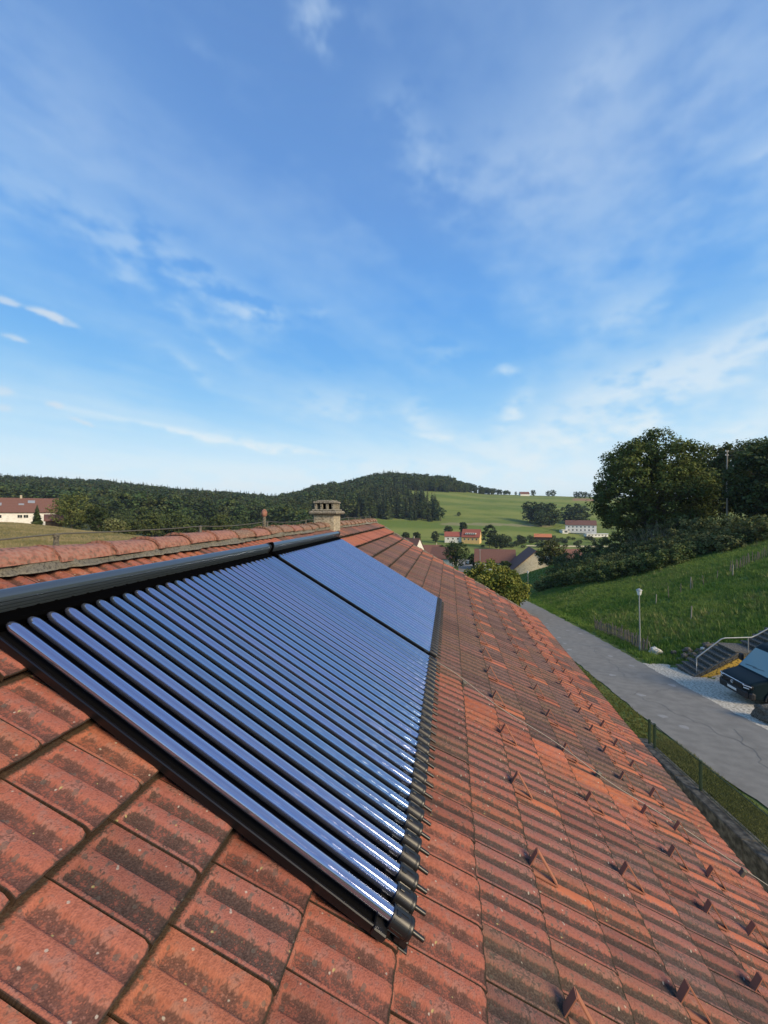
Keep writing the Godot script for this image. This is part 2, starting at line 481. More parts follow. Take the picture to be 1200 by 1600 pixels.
# ---------------------------------------------------------------- materials
func tile_texture(kind: int) -> ImageTexture:
	# kinds 0-4: red tiles with sooty troughs, more and more grown over; 5-6: brown weathered; 7: rinsed rib under a snow guard; 8: clean orange
	var w := 176
	var h := 288
	var fine := noise_image(512, 40 + kind, 0.06, 5).get_data()
	var coarse := noise_image(512, 70 + kind, 0.016, 3).get_data()
	var grit := noise_image(512, 90 + kind, 0.16, 2, FastNoiseLite.TYPE_CELLULAR).get_data()
	var lr := RandomNumberGenerator.new(); lr.seed = 500 + kind
	var base := [Color(0.375, 0.135, 0.085), Color(0.40, 0.148, 0.090), Color(0.35, 0.134, 0.092), Color(0.32, 0.138, 0.102), Color(0.36, 0.140, 0.094), Color(0.27, 0.138, 0.106), Color(0.23, 0.132, 0.106), Color(0.32, 0.138, 0.100), Color(0.43, 0.152, 0.084)][kind] as Color
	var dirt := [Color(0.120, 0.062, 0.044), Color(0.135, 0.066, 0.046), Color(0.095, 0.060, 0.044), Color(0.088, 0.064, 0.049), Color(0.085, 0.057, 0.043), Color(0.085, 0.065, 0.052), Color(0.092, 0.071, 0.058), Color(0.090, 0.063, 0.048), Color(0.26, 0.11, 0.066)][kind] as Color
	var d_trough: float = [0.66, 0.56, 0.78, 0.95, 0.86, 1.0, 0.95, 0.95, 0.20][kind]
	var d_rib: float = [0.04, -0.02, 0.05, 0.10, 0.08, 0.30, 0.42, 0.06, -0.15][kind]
	var spots := []
	var ns: int = [34, 26, 44, 30, 40, 16, 12, 20, 5][kind]
	for k in ns:
		var white := lr.randf() < 0.3
		spots.append([lr.randf() * w, lr.randf() * h, lr.randf_range(1.5, 4.0) if white else lr.randf_range(2.0, 7.0), white, lr.randf()])
	var out := PackedByteArray()
	out.resize(w * h * 3)
	for y in h:
		var xx := y * (TE + 0.05) / h - 0.05
		for x in w:
			var q := x * TW / w
			var o := (y * 512 + x) & 262143
			var nf: float = fine[o] / 255.0 - 0.5
			var nc: float = coarse[o] / 255.0 - 0.5
			var ng: float = grit[o] / 255.0 - 0.5
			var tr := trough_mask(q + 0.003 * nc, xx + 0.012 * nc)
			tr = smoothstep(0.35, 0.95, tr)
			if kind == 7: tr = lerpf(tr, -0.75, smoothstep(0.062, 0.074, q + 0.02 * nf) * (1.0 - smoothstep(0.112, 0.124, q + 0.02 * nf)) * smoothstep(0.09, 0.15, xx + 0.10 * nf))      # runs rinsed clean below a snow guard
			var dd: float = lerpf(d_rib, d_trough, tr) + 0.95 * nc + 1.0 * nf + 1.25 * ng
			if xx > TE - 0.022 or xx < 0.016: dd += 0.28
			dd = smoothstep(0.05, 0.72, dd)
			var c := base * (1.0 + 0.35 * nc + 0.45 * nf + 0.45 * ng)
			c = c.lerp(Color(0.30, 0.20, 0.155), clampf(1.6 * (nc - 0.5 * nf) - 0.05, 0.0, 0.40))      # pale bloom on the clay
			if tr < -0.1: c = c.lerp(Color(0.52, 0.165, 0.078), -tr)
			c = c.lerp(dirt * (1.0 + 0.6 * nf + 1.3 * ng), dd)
			for s in spots:
				var dx: float = x - s[0]
				var dy: float = (y - s[1]) * 1.12
				if absf(dx) > 9.0 or absf(dy) > 9.0: continue
				var rr := sqrt(dx * dx + dy * dy) + 5.0 * nf
				if rr < s[2]:
					if s[3]: c = c.lerp(Color(0.50, 0.47, 0.36) if s[4] > 0.3 else Color(0.45, 0.42, 0.16), clampf((s[2] - rr) * 0.9, 0, 0.75))
					else: c = c.lerp(Color(0.115, 0.108, 0.085), 0.75 if rr > s[2] - 1.0 else 0.6)
			# moss and soot in the laps; shade of the side joint gap painted in
			var moss_and_gap := maxf(1.0 - smoothstep(0.002, 0.012, xx + 0.010 * nf), smoothstep(TE - 0.009, TE - 0.004, xx + 0.006 * nf))
			moss_and_gap = maxf(moss_and_gap, 1.0 - smoothstep(0.0065, 0.0085, q))
			c = c.lerp(Color(0.040, 0.034, 0.021) * (1.0 + 1.2 * ng), moss_and_gap * 0.92)
			c = Color(clampf(c.r, 0, 1), clampf(c.g, 0, 1), clampf(c.b, 0, 1)).linear_to_srgb()
			var i := (y * w + x) * 3
			out[i] = int(c.r * 255); out[i + 1] = int(c.g * 255); out[i + 2] = int(c.b * 255)
	return ImageTexture.create_from_image(Image.create_from_data(w, h, false, Image.FORMAT_RGB8, out))

func trough_mask(q: float, x: float) -> float:       # where the two troughs of a tile lie; q runs from the near edge, x down the slope
	var a := smoothstep(0.014, 0.026, q) * (1.0 - smoothstep(0.058, 0.076, q))
	var b := smoothstep(0.106, 0.124, q) * (1.0 - smoothstep(0.150, 0.167, q))
	return (a + b) * smoothstep(0.016, 0.034, x)

func tile_height(q: float, x: float) -> float:
	var top := 0.0145
	if q < 0.016: top = 0.011
	var rib := top * (1.0 - 0.62 * smoothstep(TE - 0.030, TE - 0.002, x))
	var m := trough_mask(q, x)
	return rib * (1.0 - m) + 0.056 * (x / TE)

func tile_mesh(qs: Array, xs: Array, thick := 0.012) -> ArrayMesh:
	var mb := MB.new()
	var P := []
	var U := []
	for x in xs:
		var row := []
		var ur := []
		for q in qs:
			# rounded lower corner on the rib that laps the neighbour
			var xq: float = x
			if q > TW - 0.02 and x > TE - 0.03: xq = x - 0.012 * pow((q - (TW - 0.02)) / 0.02, 2.0) * (x - TE + 0.03) / 0.03
			row.append(Vector3(xq, tile_height(q, x), -q))
			ur.append(Vector2(q / TW, (x + 0.05) / (TE + 0.05)))
		P.append(row); U.append(ur)
	# rows run down the slope (+x), columns away (-z): (-z) x (+x) points down, so columns are reversed
	for r in P.size():
		P[r].reverse(); U[r].reverse()
	mb.grid(P, false, U)
	var L: Array = P[P.size() - 1]
	var LU: Array = U[U.size() - 1]
	var face := [[], []]
	var fu := [[], []]
	for k in L.size():
		var p: Vector3 = L[k]
		face[0].append(p); face[1].append(p + Vector3(-0.004, -thick - (p.y - 0.056) * 0.9, 0))
		fu[0].append(LU[k]); fu[1].append(LU[k])
	mb.grid(face, false, fu)
	var side := [[], []]
	var su := [[], []]
	for r in P.size():
		var p: Vector3 = P[r][qs.size() - 1]
		side[0].append(p + Vector3(0, -0.022, 0)); side[1].append(p)
		su[0].append(U[r][qs.size() - 1]); su[1].append(U[r][qs.size() - 1])
	mb.grid(side, false, su)
	return mb.commit()

func setup_materials() -> void:
	var bumps := ImageTexture.create_from_image(noise_image(512, 21, 0.12, 4))
	var grain := ImageTexture.create_from_image(noise_image(256, 22, 0.05, 5))
	var pits := FastNoiseLite.new()
	pits.seed = 23; pits.frequency = 0.11; pits.noise_type = FastNoiseLite.TYPE_SIMPLEX_SMOOTH; pits.fractal_octaves = 4
	var relief := ImageTexture.create_from_image(pits.get_seamless_image(256, 490))
	M["tiles"] = []
	for k in 9:
		var m := StandardMaterial3D.new()
		m.resource_name = "clay_tile"
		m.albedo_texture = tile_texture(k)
		m.albedo_color = Color(1, 1, 1)
		m.roughness = 0.88; m.metallic_specular = 0.35
		m.heightmap_enabled = true; m.heightmap_texture = relief; m.heightmap_scale = 0.16
		for q in [1.0, 0.90, 1.16]:      # kilns and years differ
			var mm: StandardMaterial3D = m.duplicate()
			mm.albedo_color = Color(minf(q, 1.0), minf(q * (1.0 if q > 1.0 else 0.97), 1.0), minf(q, 1.0)) if q <= 1.0 else Color(1.0, 0.97, 0.95)
			M.tiles.append(mm)
	var n512 := noise_image(512, 31, 0.02, 5)
	var sp := noise_image(512, 32, 0.2, 2)
	tri_mat("ridge_clay", ramp_texture(n512, [[0.11, 0.080, 0.058], [0.30, 0.118, 0.080], [0.38, 0.165, 0.115], [0.33, 0.19, 0.14]], 0.22, 0.72, sp, 0.5), 2.6, 0.9, bumps, 0.4)
	tri_mat("ridge_grown", ramp_texture(n512, [[0.10, 0.085, 0.06], [0.24, 0.13, 0.085], [0.38, 0.16, 0.10], [0.36, 0.31, 0.22]], 0.25, 0.75, sp, 0.7), 4.1, 0.95, bumps, 0.6)
	tri_mat("mortar", ramp_texture(n512, [[0.06, 0.055, 0.045], [0.20, 0.18, 0.14], [0.36, 0.33, 0.26], [0.15, 0.13, 0.09]], 0.2, 0.8, sp, 0.7), 5.0, 0.95, bumps, 1.2)
	tri_mat("asphalt", ramp_texture(n512, [[0.165, 0.157, 0.138], [0.195, 0.186, 0.164], [0.225, 0.214, 0.188]], 0.15, 0.85, sp, 0.35), 0.16, 0.9, bumps, 0.3)
	tri_mat("gravel", ramp_texture(n512, [[0.26, 0.23, 0.17], [0.50, 0.46, 0.37], [0.66, 0.62, 0.52]], 0.25, 0.7, sp, 0.9), 0.8, 0.95, bumps, 1.5)
	tri_mat("concrete", ramp_texture(n512, [[0.07, 0.068, 0.06], [0.15, 0.145, 0.13], [0.30, 0.29, 0.26]], 0.2, 0.8, sp, 0.6), 0.9, 0.95, bumps, 0.8)
	tri_mat("old_concrete", ramp_texture(n512, [[0.045, 0.043, 0.036], [0.10, 0.095, 0.08], [0.20, 0.19, 0.16]], 0.2, 0.8, sp, 0.6), 1.2, 0.95, bumps, 0.8)
	tri_mat("damp_concrete", ramp_texture(n512, [[0.028, 0.028, 0.024], [0.062, 0.060, 0.052], [0.12, 0.116, 0.10]], 0.2, 0.8, sp, 0.5), 0.5, 0.95)
	tri_mat("chimney_render", ramp_texture(n512, [[0.20, 0.17, 0.12], [0.42, 0.36, 0.26], [0.52, 0.46, 0.35]], 0.15, 0.75, sp, 0.4), 2.0, 0.95, bumps, 0.6)
	tri_mat("chimney_stone", ramp_texture(n512, [[0.08, 0.072, 0.055], [0.26, 0.23, 0.18], [0.42, 0.38, 0.30]], 0.2, 0.75, sp, 0.6), 3.0, 0.95, bumps, 0.9)
	tri_mat("plaster_white", ramp_texture(n512, [[0.55, 0.53, 0.48], [0.70, 0.68, 0.63], [0.76, 0.745, 0.70]], 0.15, 0.7), 0.13, 0.9)
	tri_mat("plaster_beige", ramp_texture(n512, [[0.46, 0.40, 0.29], [0.60, 0.53, 0.41], [0.65, 0.585, 0.465]], 0.15, 0.7), 0.13, 0.9)
	tri_mat("plaster_yellow", ramp_texture(n512, [[0.58, 0.38, 0.14], [0.70, 0.47, 0.18], [0.74, 0.51, 0.21]], 0.15, 0.7), 0.13, 0.9)
	tri_mat("yellow_paint", ramp_texture(n512, [[0.12, 0.085, 0.03], [0.50, 0.32, 0.05], [0.60, 0.39, 0.07]], 0.25, 0.5, sp, 0.3), 0.7, 0.85)
	tri_mat("roof_red", ramp_texture(n512, [[0.20, 0.055, 0.04], [0.30, 0.085, 0.06], [0.36, 0.11, 0.075]], 0.2, 0.8, sp, 0.5), 0.45, 0.9)
	tri_mat("roof_brown", ramp_texture(n512, [[0.09, 0.045, 0.035], [0.16, 0.075, 0.058], [0.21, 0.10, 0.075]], 0.2, 0.8, sp, 0.5), 0.45, 0.9)
	tri_mat("roof_orange", ramp_texture(n512, [[0.38, 0.12, 0.05], [0.52, 0.18, 0.08], [0.58, 0.22, 0.10]], 0.2, 0.8, sp, 0.5), 0.45, 0.9)
	tri_mat("old_wood", ramp_texture(grain.get_image(), [[0.07, 0.06, 0.048], [0.16, 0.14, 0.115], [0.26, 0.235, 0.20]], 0.2, 0.8), 3.0, 0.95)
	tri_mat("dark_wood", ramp_texture(grain.get_image(), [[0.025, 0.018, 0.013], [0.055, 0.04, 0.03]], 0.2, 0.8), 1.5, 0.95)
	tri_mat("bark", ramp_texture(grain.get_image(), [[0.035, 0.028, 0.02], [0.09, 0.075, 0.055], [0.14, 0.12, 0.09]], 0.2, 0.8), 2.0, 0.95)
	tri_mat("stone", ramp_texture(n512, [[0.05, 0.045, 0.038], [0.14, 0.125, 0.10], [0.25, 0.225, 0.18]], 0.2, 0.8, sp, 0.6), 1.5, 0.95, bumps, 2.0)
	mat("white_stone", 0.62, 0.60, 0.52, 0.9)
	mat("deck", 0.05, 0.03, 0.022, 0.95)
	mat("glass_pane", 0.02, 0.025, 0.03, 0.08, 0.0, 0.6)
	mat("window_frame", 0.62, 0.61, 0.58, 0.5)
	mat("guard_steel", 0.36, 0.150, 0.092, 0.7, 0.0, 0.3)
	mat("galvanised", 0.42, 0.43, 0.42, 0.5, 0.6)
	mat("wire", 0.13, 0.12, 0.10, 0.6, 0.3)
	mat("pale_wire", 0.34, 0.31, 0.26, 0.6, 0.1)
	mat("black_plastic", 0.012, 0.012, 0.013, 0.36, 0.0, 0.5)
	mat("black_rubber", 0.0012, 0.0012, 0.0015, 0.8, 0.0, 0.1)
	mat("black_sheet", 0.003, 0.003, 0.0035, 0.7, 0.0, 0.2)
	mat("black_gloss", 0.005, 0.005, 0.006, 0.3, 0.0, 0.5)
	mat("bolt", 0.55, 0.55, 0.53, 0.35, 0.9)
	var hd := mat("header_metal", 0.085, 0.108, 0.130, 0.32, 0.55)
	hd.clearcoat_enabled = true; hd.clearcoat = 0.3; hd.clearcoat_roughness = 0.3
	var dust := ImageTexture.create_from_image(noise_image(256, 24, 0.03, 5))
	M["tube_glass"] = []
	for q in [[0.34, 0.41, 0.55], [0.31, 0.41, 0.56], [0.38, 0.41, 0.56], [0.35, 0.40, 0.57], [0.30, 0.37, 0.50]]:
		var tg := mat("tube_glass_one", q[0], q[1], q[2], 0.22, 0.88, 0.8)
		tg.roughness_texture = dust
		tg.uv1_scale = Vector3(1, 6, 1)
		tg.clearcoat_enabled = true; tg.clearcoat = 1.0; tg.clearcoat_roughness = 0.08
		M.tube_glass.append(tg)
	var paint := mat("van_paint", 0.006, 0.015, 0.019, 0.4, 0.0, 0.2)
	paint.clearcoat_enabled = true; paint.clearcoat = 0.12; paint.clearcoat_roughness = 0.05
	mat("van_trim", 0.018, 0.018, 0.02, 0.6)
	mat("tyre", 0.014, 0.014, 0.014, 0.85)
	mat("rim", 0.30, 0.30, 0.31, 0.4, 0.8)
	mat("chrome", 0.75, 0.76, 0.78, 0.15, 0.9)
	mat("lamp_white", 0.78, 0.79, 0.80, 0.3)
	mat("plate_white", 0.72, 0.72, 0.70, 0.5)
	mat("windscreen", 0.22, 0.29, 0.28, 0.06, 0.45, 1.0)
	mat("green_wire", 0.025, 0.05, 0.03, 0.6, 0.2)
	mat("lamp_grey", 0.33, 0.35, 0.34, 0.5, 0.3)
	mat("opal", 0.80, 0.82, 0.80, 0.35)
	mat("car_white", 0.75, 0.75, 0.74, 0.3)
	mat("car_dark", 0.02, 0.022, 0.028, 0.3)
	mat("timber_pale", 0.30, 0.27, 0.22, 0.9)
	var lf := StandardMaterial3D.new()
	lf.vertex_color_use_as_albedo = true
	lf.roughness = 0.7; lf.metallic_specular = 0.3
	lf.backlight_enabled = true; lf.backlight = Color(0.62, 0.62, 0.5)
	lf.cull_mode = BaseMaterial3D.CULL_DISABLED
	M["leaf"] = lf

# ---------------------------------------------------------------- the farmhouse and its roof
func on_roof(s: float, t: float, n := 0.0) -> Vector3:
	return roof_origin + T * s + N * n + Vector3(0, 0, -t)

func line_s(k: float) -> float:
	return S0 + k * TE

func row_offset(r: int) -> float:
	var known := {2: 0.94, 3: 0.436, 4: 0.907, 5: 0.37, 6: 0.80, 7: 0.19}
	if known.has(r): return known[r]
	return (0.93 if r % 2 == 0 else 0.43) + 0.08 * sin(r * 2.7)

func screen(p: Vector3) -> Vector3:       # photograph pixel and depth of a point
	var xc := p.x * cy - p.z * sy
	var d := -p.z * cy - p.x * sy
	return Vector3(600.0 + F * xc / d, 800.0 - F * p.y / d, d)

var guard_list := []
func plan_guards() -> void:
	for g in [[7.42, 0.0, 3], [9.42, 0.40, 3], [11.32, 0.12, 2], [12.30, 0.22, 2]]:
		var row := int(g[0]) + 1
		var k := ceili(g[1] / TW - row_offset(row))
		while (k + row_offset(row)) * TW < VERGE_T - 0.4:
			var t := (k + row_offset(row)) * TW
			guard_list.append([line_s(g[0]), t + 0.092, row, t])
			k += g[2]

func tile_kind(r: int, t: float) -> int:
	var s := line_s(r - 0.5)
	for g in guard_list:
		if g[2] == r and absf(g[3] - t) < 0.01: return 7
	if t > 3.20 and t < 3.50 and s > 0.1: return 8 if rng.randf() < 0.6 else 1
	if t > 9.9 and rng.randf() < 0.45: return 1
	if r >= 12 and rng.randf() < 0.5 and t > 3.6: return 0 if rng.randf() < 0.5 else 1
	if r <= -1: return [0, 1, 1, 3][rng.randi() % 4] if t < 4.5 else ([5, 6, 5, 3][rng.randi() % 4])
	if r == 0 and t > 6.3: return 1 if rng.randf() < 0.75 else 0
	if t < 1.9 and s < 0.15: return [0, 1, 0, 2, 4][rng.randi() % 5]
	if t < 3.6: return [2, 3, 3, 4, 3, 4, 3, 5][rng.randi() % 8] if s < 1.6 else [3, 5, 3, 4, 3, 5][rng.randi() % 6]
	return [5, 6, 6, 6, 5, 6][rng.randi() % 6]

func build_house() -> void:
	var ev_s := line_s(EAVE_ROW)
	var ridge_s := RIDGE_X / cos(ALPHA)
	var ridge_y := -H0 - ridge_s * sin(ALPHA)
	var eave := on_roof(ev_s, 0)
	var lg := -8.9
	var house := thing("farmhouse", "long farmhouse with weathered red clay tile roof under the solar collectors", "house", Vector3(RIDGE_X, lg, -VERGE_T * 0.5))
	var ho := house.position
	# walls: a gabled body
	var wx := 1.95 - RIDGE_X
	var mb := MB.new()
	var slope_y := func(dx: float) -> float: return ridge_y - 0.10 - dx * tan(ALPHA) - lg
	var poly := [Vector3(-wx, 0, 0), Vector3(wx, 0, 0), Vector3(wx, slope_y.call(wx), 0), Vector3(0, slope_y.call(0.0), 0), Vector3(-wx, slope_y.call(wx), 0)]
	var zc := VERGE_T * 0.5
	for k in poly.size(): poly[k].z = zc - NEAR_T - 0.25
	mb.prism(poly, Vector3(0, 0, -(VERGE_T - NEAR_T - 0.4)))
	put(mb.commit(), M.plaster_white, "wall", house)
	# roof deck of the slope under the collectors (everything on it is a piece of this roof)
	mb = MB.new()
	var c0 := (ridge_s + ev_s) * 0.5
	mb.box(Vector3(c0, -0.055, -(VERGE_T + NEAR_T) * 0.5), Vector3(ev_s - ridge_s - 0.02, 0.04, VERGE_T - NEAR_T - 0.04))
	var roof := put(mb.commit(), M.deck, "roof", house)
	roof.basis = roof_basis
	roof.position = roof_origin - ho
	mb = MB.new()
	var bl := Basis(Vector3(-cos(ALPHA), -sin(ALPHA), 0), Vector3(-sin(ALPHA), cos(ALPHA), 0), Vector3(0, 0, -1))
	var lo := Vector3(RIDGE_X, ridge_y, -(VERGE_T + NEAR_T) * 0.5) - ho
	mb.box(lo + bl * Vector3(2.75, -0.012, 0), Vector3(5.5, 0.05, VERGE_T - NEAR_T), bl, 0.01)
	put(mb.commit(), M.roof_red, "rear_roof", house)
	# tiles
	var qs_f := [0.0055, 0.009, 0.013, 0.017, 0.021, 0.026, 0.043, 0.060, 0.066, 0.071, 0.076, 0.093, 0.108, 0.113, 0.118, 0.123, 0.138, 0.151, 0.156, 0.161, 0.166, 0.180, 0.190, 0.1960]
	var xs_f := [-0.05, 0.0, 0.012, 0.020, 0.027, 0.036, 0.07, 0.16, 0.27, 0.300, 0.309, 0.319, 0.327, TE]
	var qs_c := [0.004, 0.013, 0.023, 0.060, 0.074, 0.108, 0.121, 0.151, 0.165, 0.1945]
	var xs_c := [-0.05, 0.014, 0.035, 0.300, 0.322, TE]
	var fine := tile_mesh(qs_f, xs_f)
	var coarse := tile_mesh(qs_c, xs_c)
	var short_f := tile_mesh(qs_f, [0.225, 0.25, 0.27, 0.300, 0.309, 0.319, 0.327, TE])
	var list := []
	for r in range(-2, EAVE_ROW + 1):
		var off := row_offset(r)
		var k := floori(NEAR_T / TW - off)
		while true:
			var t := (k + off) * TW
			k += 1
			if t < NEAR_T - 0.001: continue
			if t + TW > VERGE_T: break
			var s := line_s(r - 1)
			var p := on_roof(s + TE * 0.5, t + TW * 0.5, 0.02)
			var sc := screen(p)
			var show := 0.0
			if sc.z > 0.3 and sc.x > -90 and sc.x < 1290 and sc.y < 1690:
				show = 1.0 / pow(p.length(), 2.0) * absf(N.dot(p.normalized()))
				if s + TE * 0.6 > -2.2 and s + TE * 0.5 < -0.42 and t > 1.25 and t < 6.1: show *= 0.001
			list.append([show, r, t, s])
	list.sort_custom(func(a, b): return a[0] > b[0] if a[0] != b[0] else (a[1] * 1000.0 + a[2] < b[1] * 1000.0 + b[2]))
	var rest := []
	var any := []
	for k in 27: rest.append(SurfaceTool.new()); any.append(0)
	for k in list.size():
		var e: Array = list[k]
		var kind: int = tile_kind(e[1], e[2]) * 3 + [0, 0, 1, 2, 2][rng.randi() % 5]
		var jx := rng.randf_range(-0.004, 0.004)
		var tilt := rng.randf_range(-0.008, 0.008)
		var b := Basis(Vector3(0, 1, 0), rng.randf_range(-0.009, 0.009)) * Basis(Vector3(1, 0, 0), rng.randf_range(-0.012, 0.012)) * Basis(Vector3(0, 0, 1), tilt)
		var tf := Transform3D(b, Vector3(e[3] + jx, rng.randf_range(-0.0015, 0.0015), -e[2]))
		var ms := short_f if e[1] == -2 else fine
		if k < 300:
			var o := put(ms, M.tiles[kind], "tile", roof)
			o.transform = tf
		else:
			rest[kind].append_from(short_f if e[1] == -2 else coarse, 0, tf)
			any[kind] += 1
	var am := ArrayMesh.new()
	var mats := []
	for k in 27:
		if any[k] > 0:
			rest[k].commit(am)
			mats.append(M.tiles[k])
	var ro := put(am, null, "more_tiles", roof)
	for k in mats.size(): am.surface_set_material(k, mats[k])
	ro.set_meta("kind", "stuff")
	# snow guards: a strap lying on the tile, folded up into a triangle
	var gm := MB.new()
	var wz := 0.036
	gm.box(Vector3(-0.13, 0.004, 0), Vector3(0.26, 0.006, wz))
	strip(gm, Vector3(-0.150, 0.004, 0), Vector3(-0.138, 0.118, 0), wz, 0.005)
	strip(gm, Vector3(-0.138, 0.1185, 0), Vector3(0.0, 0.005, 0), wz * 0.8, 0.006)
	gm.box(Vector3(-0.142, 0.006, 0), Vector3(0.010, 0.008, 0.010), Basis.IDENTITY, 0.002)
	var gmesh := gm.commit()
	for g in guard_list:
		var o := put(gmesh, M.guard_steel, "snow_guard", roof)
		o.position = Vector3(g[0], 0.0215 + 0.056 * fposmod((g[0] - S0) / TE, 1.0), -g[1])
		o.rotation = Vector3(rng.randf_range(-0.05, 0.05), rng.randf_range(-0.06, 0.06), 0.165 + rng.randf_range(-0.02, 0.02))
	# ridge tiles on their mortar bed
	build_ridge(roof, ho)
	# verge mortar at the far gable, gutter at the eave
	mb = MB.new()
	var k2 := ridge_s + 0.05
	while k2 < ev_s:
		var l := rng.randf_range(0.07, 0.2)
		mb.box(on_roof(k2 + l * 0.5, VERGE_T - 0.015 + rng.randf_range(-0.02, 0.02), 0.012 + rng.randf_range(-0.012, 0.02)) - ho, Vector3(l, 0.06, 0.07), roof_basis * Basis(Vector3(0, 1, 0), rng.randf_range(-0.15, 0.15)), 0.018)
		k2 += l * 0.92
	put(mb.commit(), M.mortar, "verge_mortar", house)
	mb = MB.new()
	var rows := []
	for e in [NEAR_T, VERGE_T]:
		var ring := []
		for q in 9:
			var th := PI + PI * q / 8.0
			ring.append(eave + Vector3(0.045 + 0.062 * cos(th), -0.045 + 0.062 * sin(th), -e) - ho)
		rows.append(ring)
	mb.grid(rows)
	for q in 14: mb.box(eave + Vector3(0.045, -0.075, 0.9 - q * 0.95) - ho, Vector3(0.136, 0.075, 0.018), Basis.IDENTITY, 0.003)
	put(mb.commit(), M.dark_wood, "gutter", house)
	build_chimney(house, ho, ridge_y)

func strip(mb: MB, a: Vector3, b: Vector3, w: float, th: float) -> void:     # flat bar from a to b, w wide across z
	var d := (b - a)
	var x := d.normalized()
	var z := Vector3(0, 0, 1)
	var y := z.cross(x).normalized()
	mb.box((a + b) * 0.5, Vector3(d.length(), th, w), Basis(x, y, z))

func build_ridge(roof: Node3D, ho: Vector3) -> void:
	# in roof axes: the ridge line and straight up
	var inv := roof_basis.inverse()
	var ridge_y := -H0 - RIDGE_X / cos(ALPHA) * sin(ALPHA)
	var t := NEAR_T - 0.05
	while t < VERGE_T + 0.03:
		var old := t > 4.2
		var l := 0.375 if not old else 0.36
		l = minf(l, VERGE_T + 0.06 - t)
		if l < 0.08: break
		var mb := MB.new()
		var rows := []
		var segs := 6 if not old else 9
		var dip := rng.randf_range(-0.008, 0.008)
		for e in segs + 1:
			var f := float(e) / segs
			var ring := []
			var w := 0.128 + 0.014 * (1.0 - f) + (0.012 if e == 0 else 0.0)
			var hh := 0.074 + 0.012 * (1.0 - f) + (0.008 if e == 0 else 0.0)
			for q in 15:
				var th := PI * (1.0 - q / 14.0)
				var nn := nz.get_noise_3d(q * 9.0, (t + f * l) * 60.0, 5.0) * (0.007 if not old else 0.016)
				var p := Vector3(RIDGE_X + (w + nn) * cos(th), ridge_y - 0.022 + dip + (hh + nn) * sin(th), -(t - 0.02 + f * (l + 0.03)))
				ring.append(inv * (p - roof_origin))
			rows.append(ring)
		mb.grid(rows)
		# thickness at the lapping end
		var lip := [[], []]
		for q in 15:
			lip[1].append(rows[0][q]); lip[0].append((rows[0][q] as Vector3) + inv * Vector3(0.02 * cos(PI * q / 14.0), -0.02 * sin(PI * q / 14.0), 0.0))
		mb.grid(lip)
		put(mb.commit(), M.ridge_clay if t < 3.4 or (t < 5.5 and rng.randf() < 0.5) else M.ridge_grown, "ridge_tile", roof)
		t += l
	# lumpy mortar under both flanks
	for sg in [1.0, -1.0]:
		var mb := MB.new()
		var rows := []
		var tt := NEAR_T
		while tt < VERGE_T:
			var ring := []
			for q in 6:
				var f := q / 5.0
				var a := 1.0 + 1.3 * nz.get_noise_3d(tt * 95.0, f * 60.0, sg * 30.0) + 0.8 * nz.get_noise_1d(tt * 420.0)
				var p := Vector3(RIDGE_X + sg * (0.096 + 0.052 * f * a), ridge_y - 0.005 - 0.074 * f * (0.75 + 0.25 * a) + 0.016 * a, -tt)
				ring.append(inv * (p - roof_origin))
			if sg < 0: ring.reverse()
			rows.append(ring)
			tt += 0.028
		mb.grid(rows)
		put(mb.commit(), M.mortar, "ridge_mortar", roof)

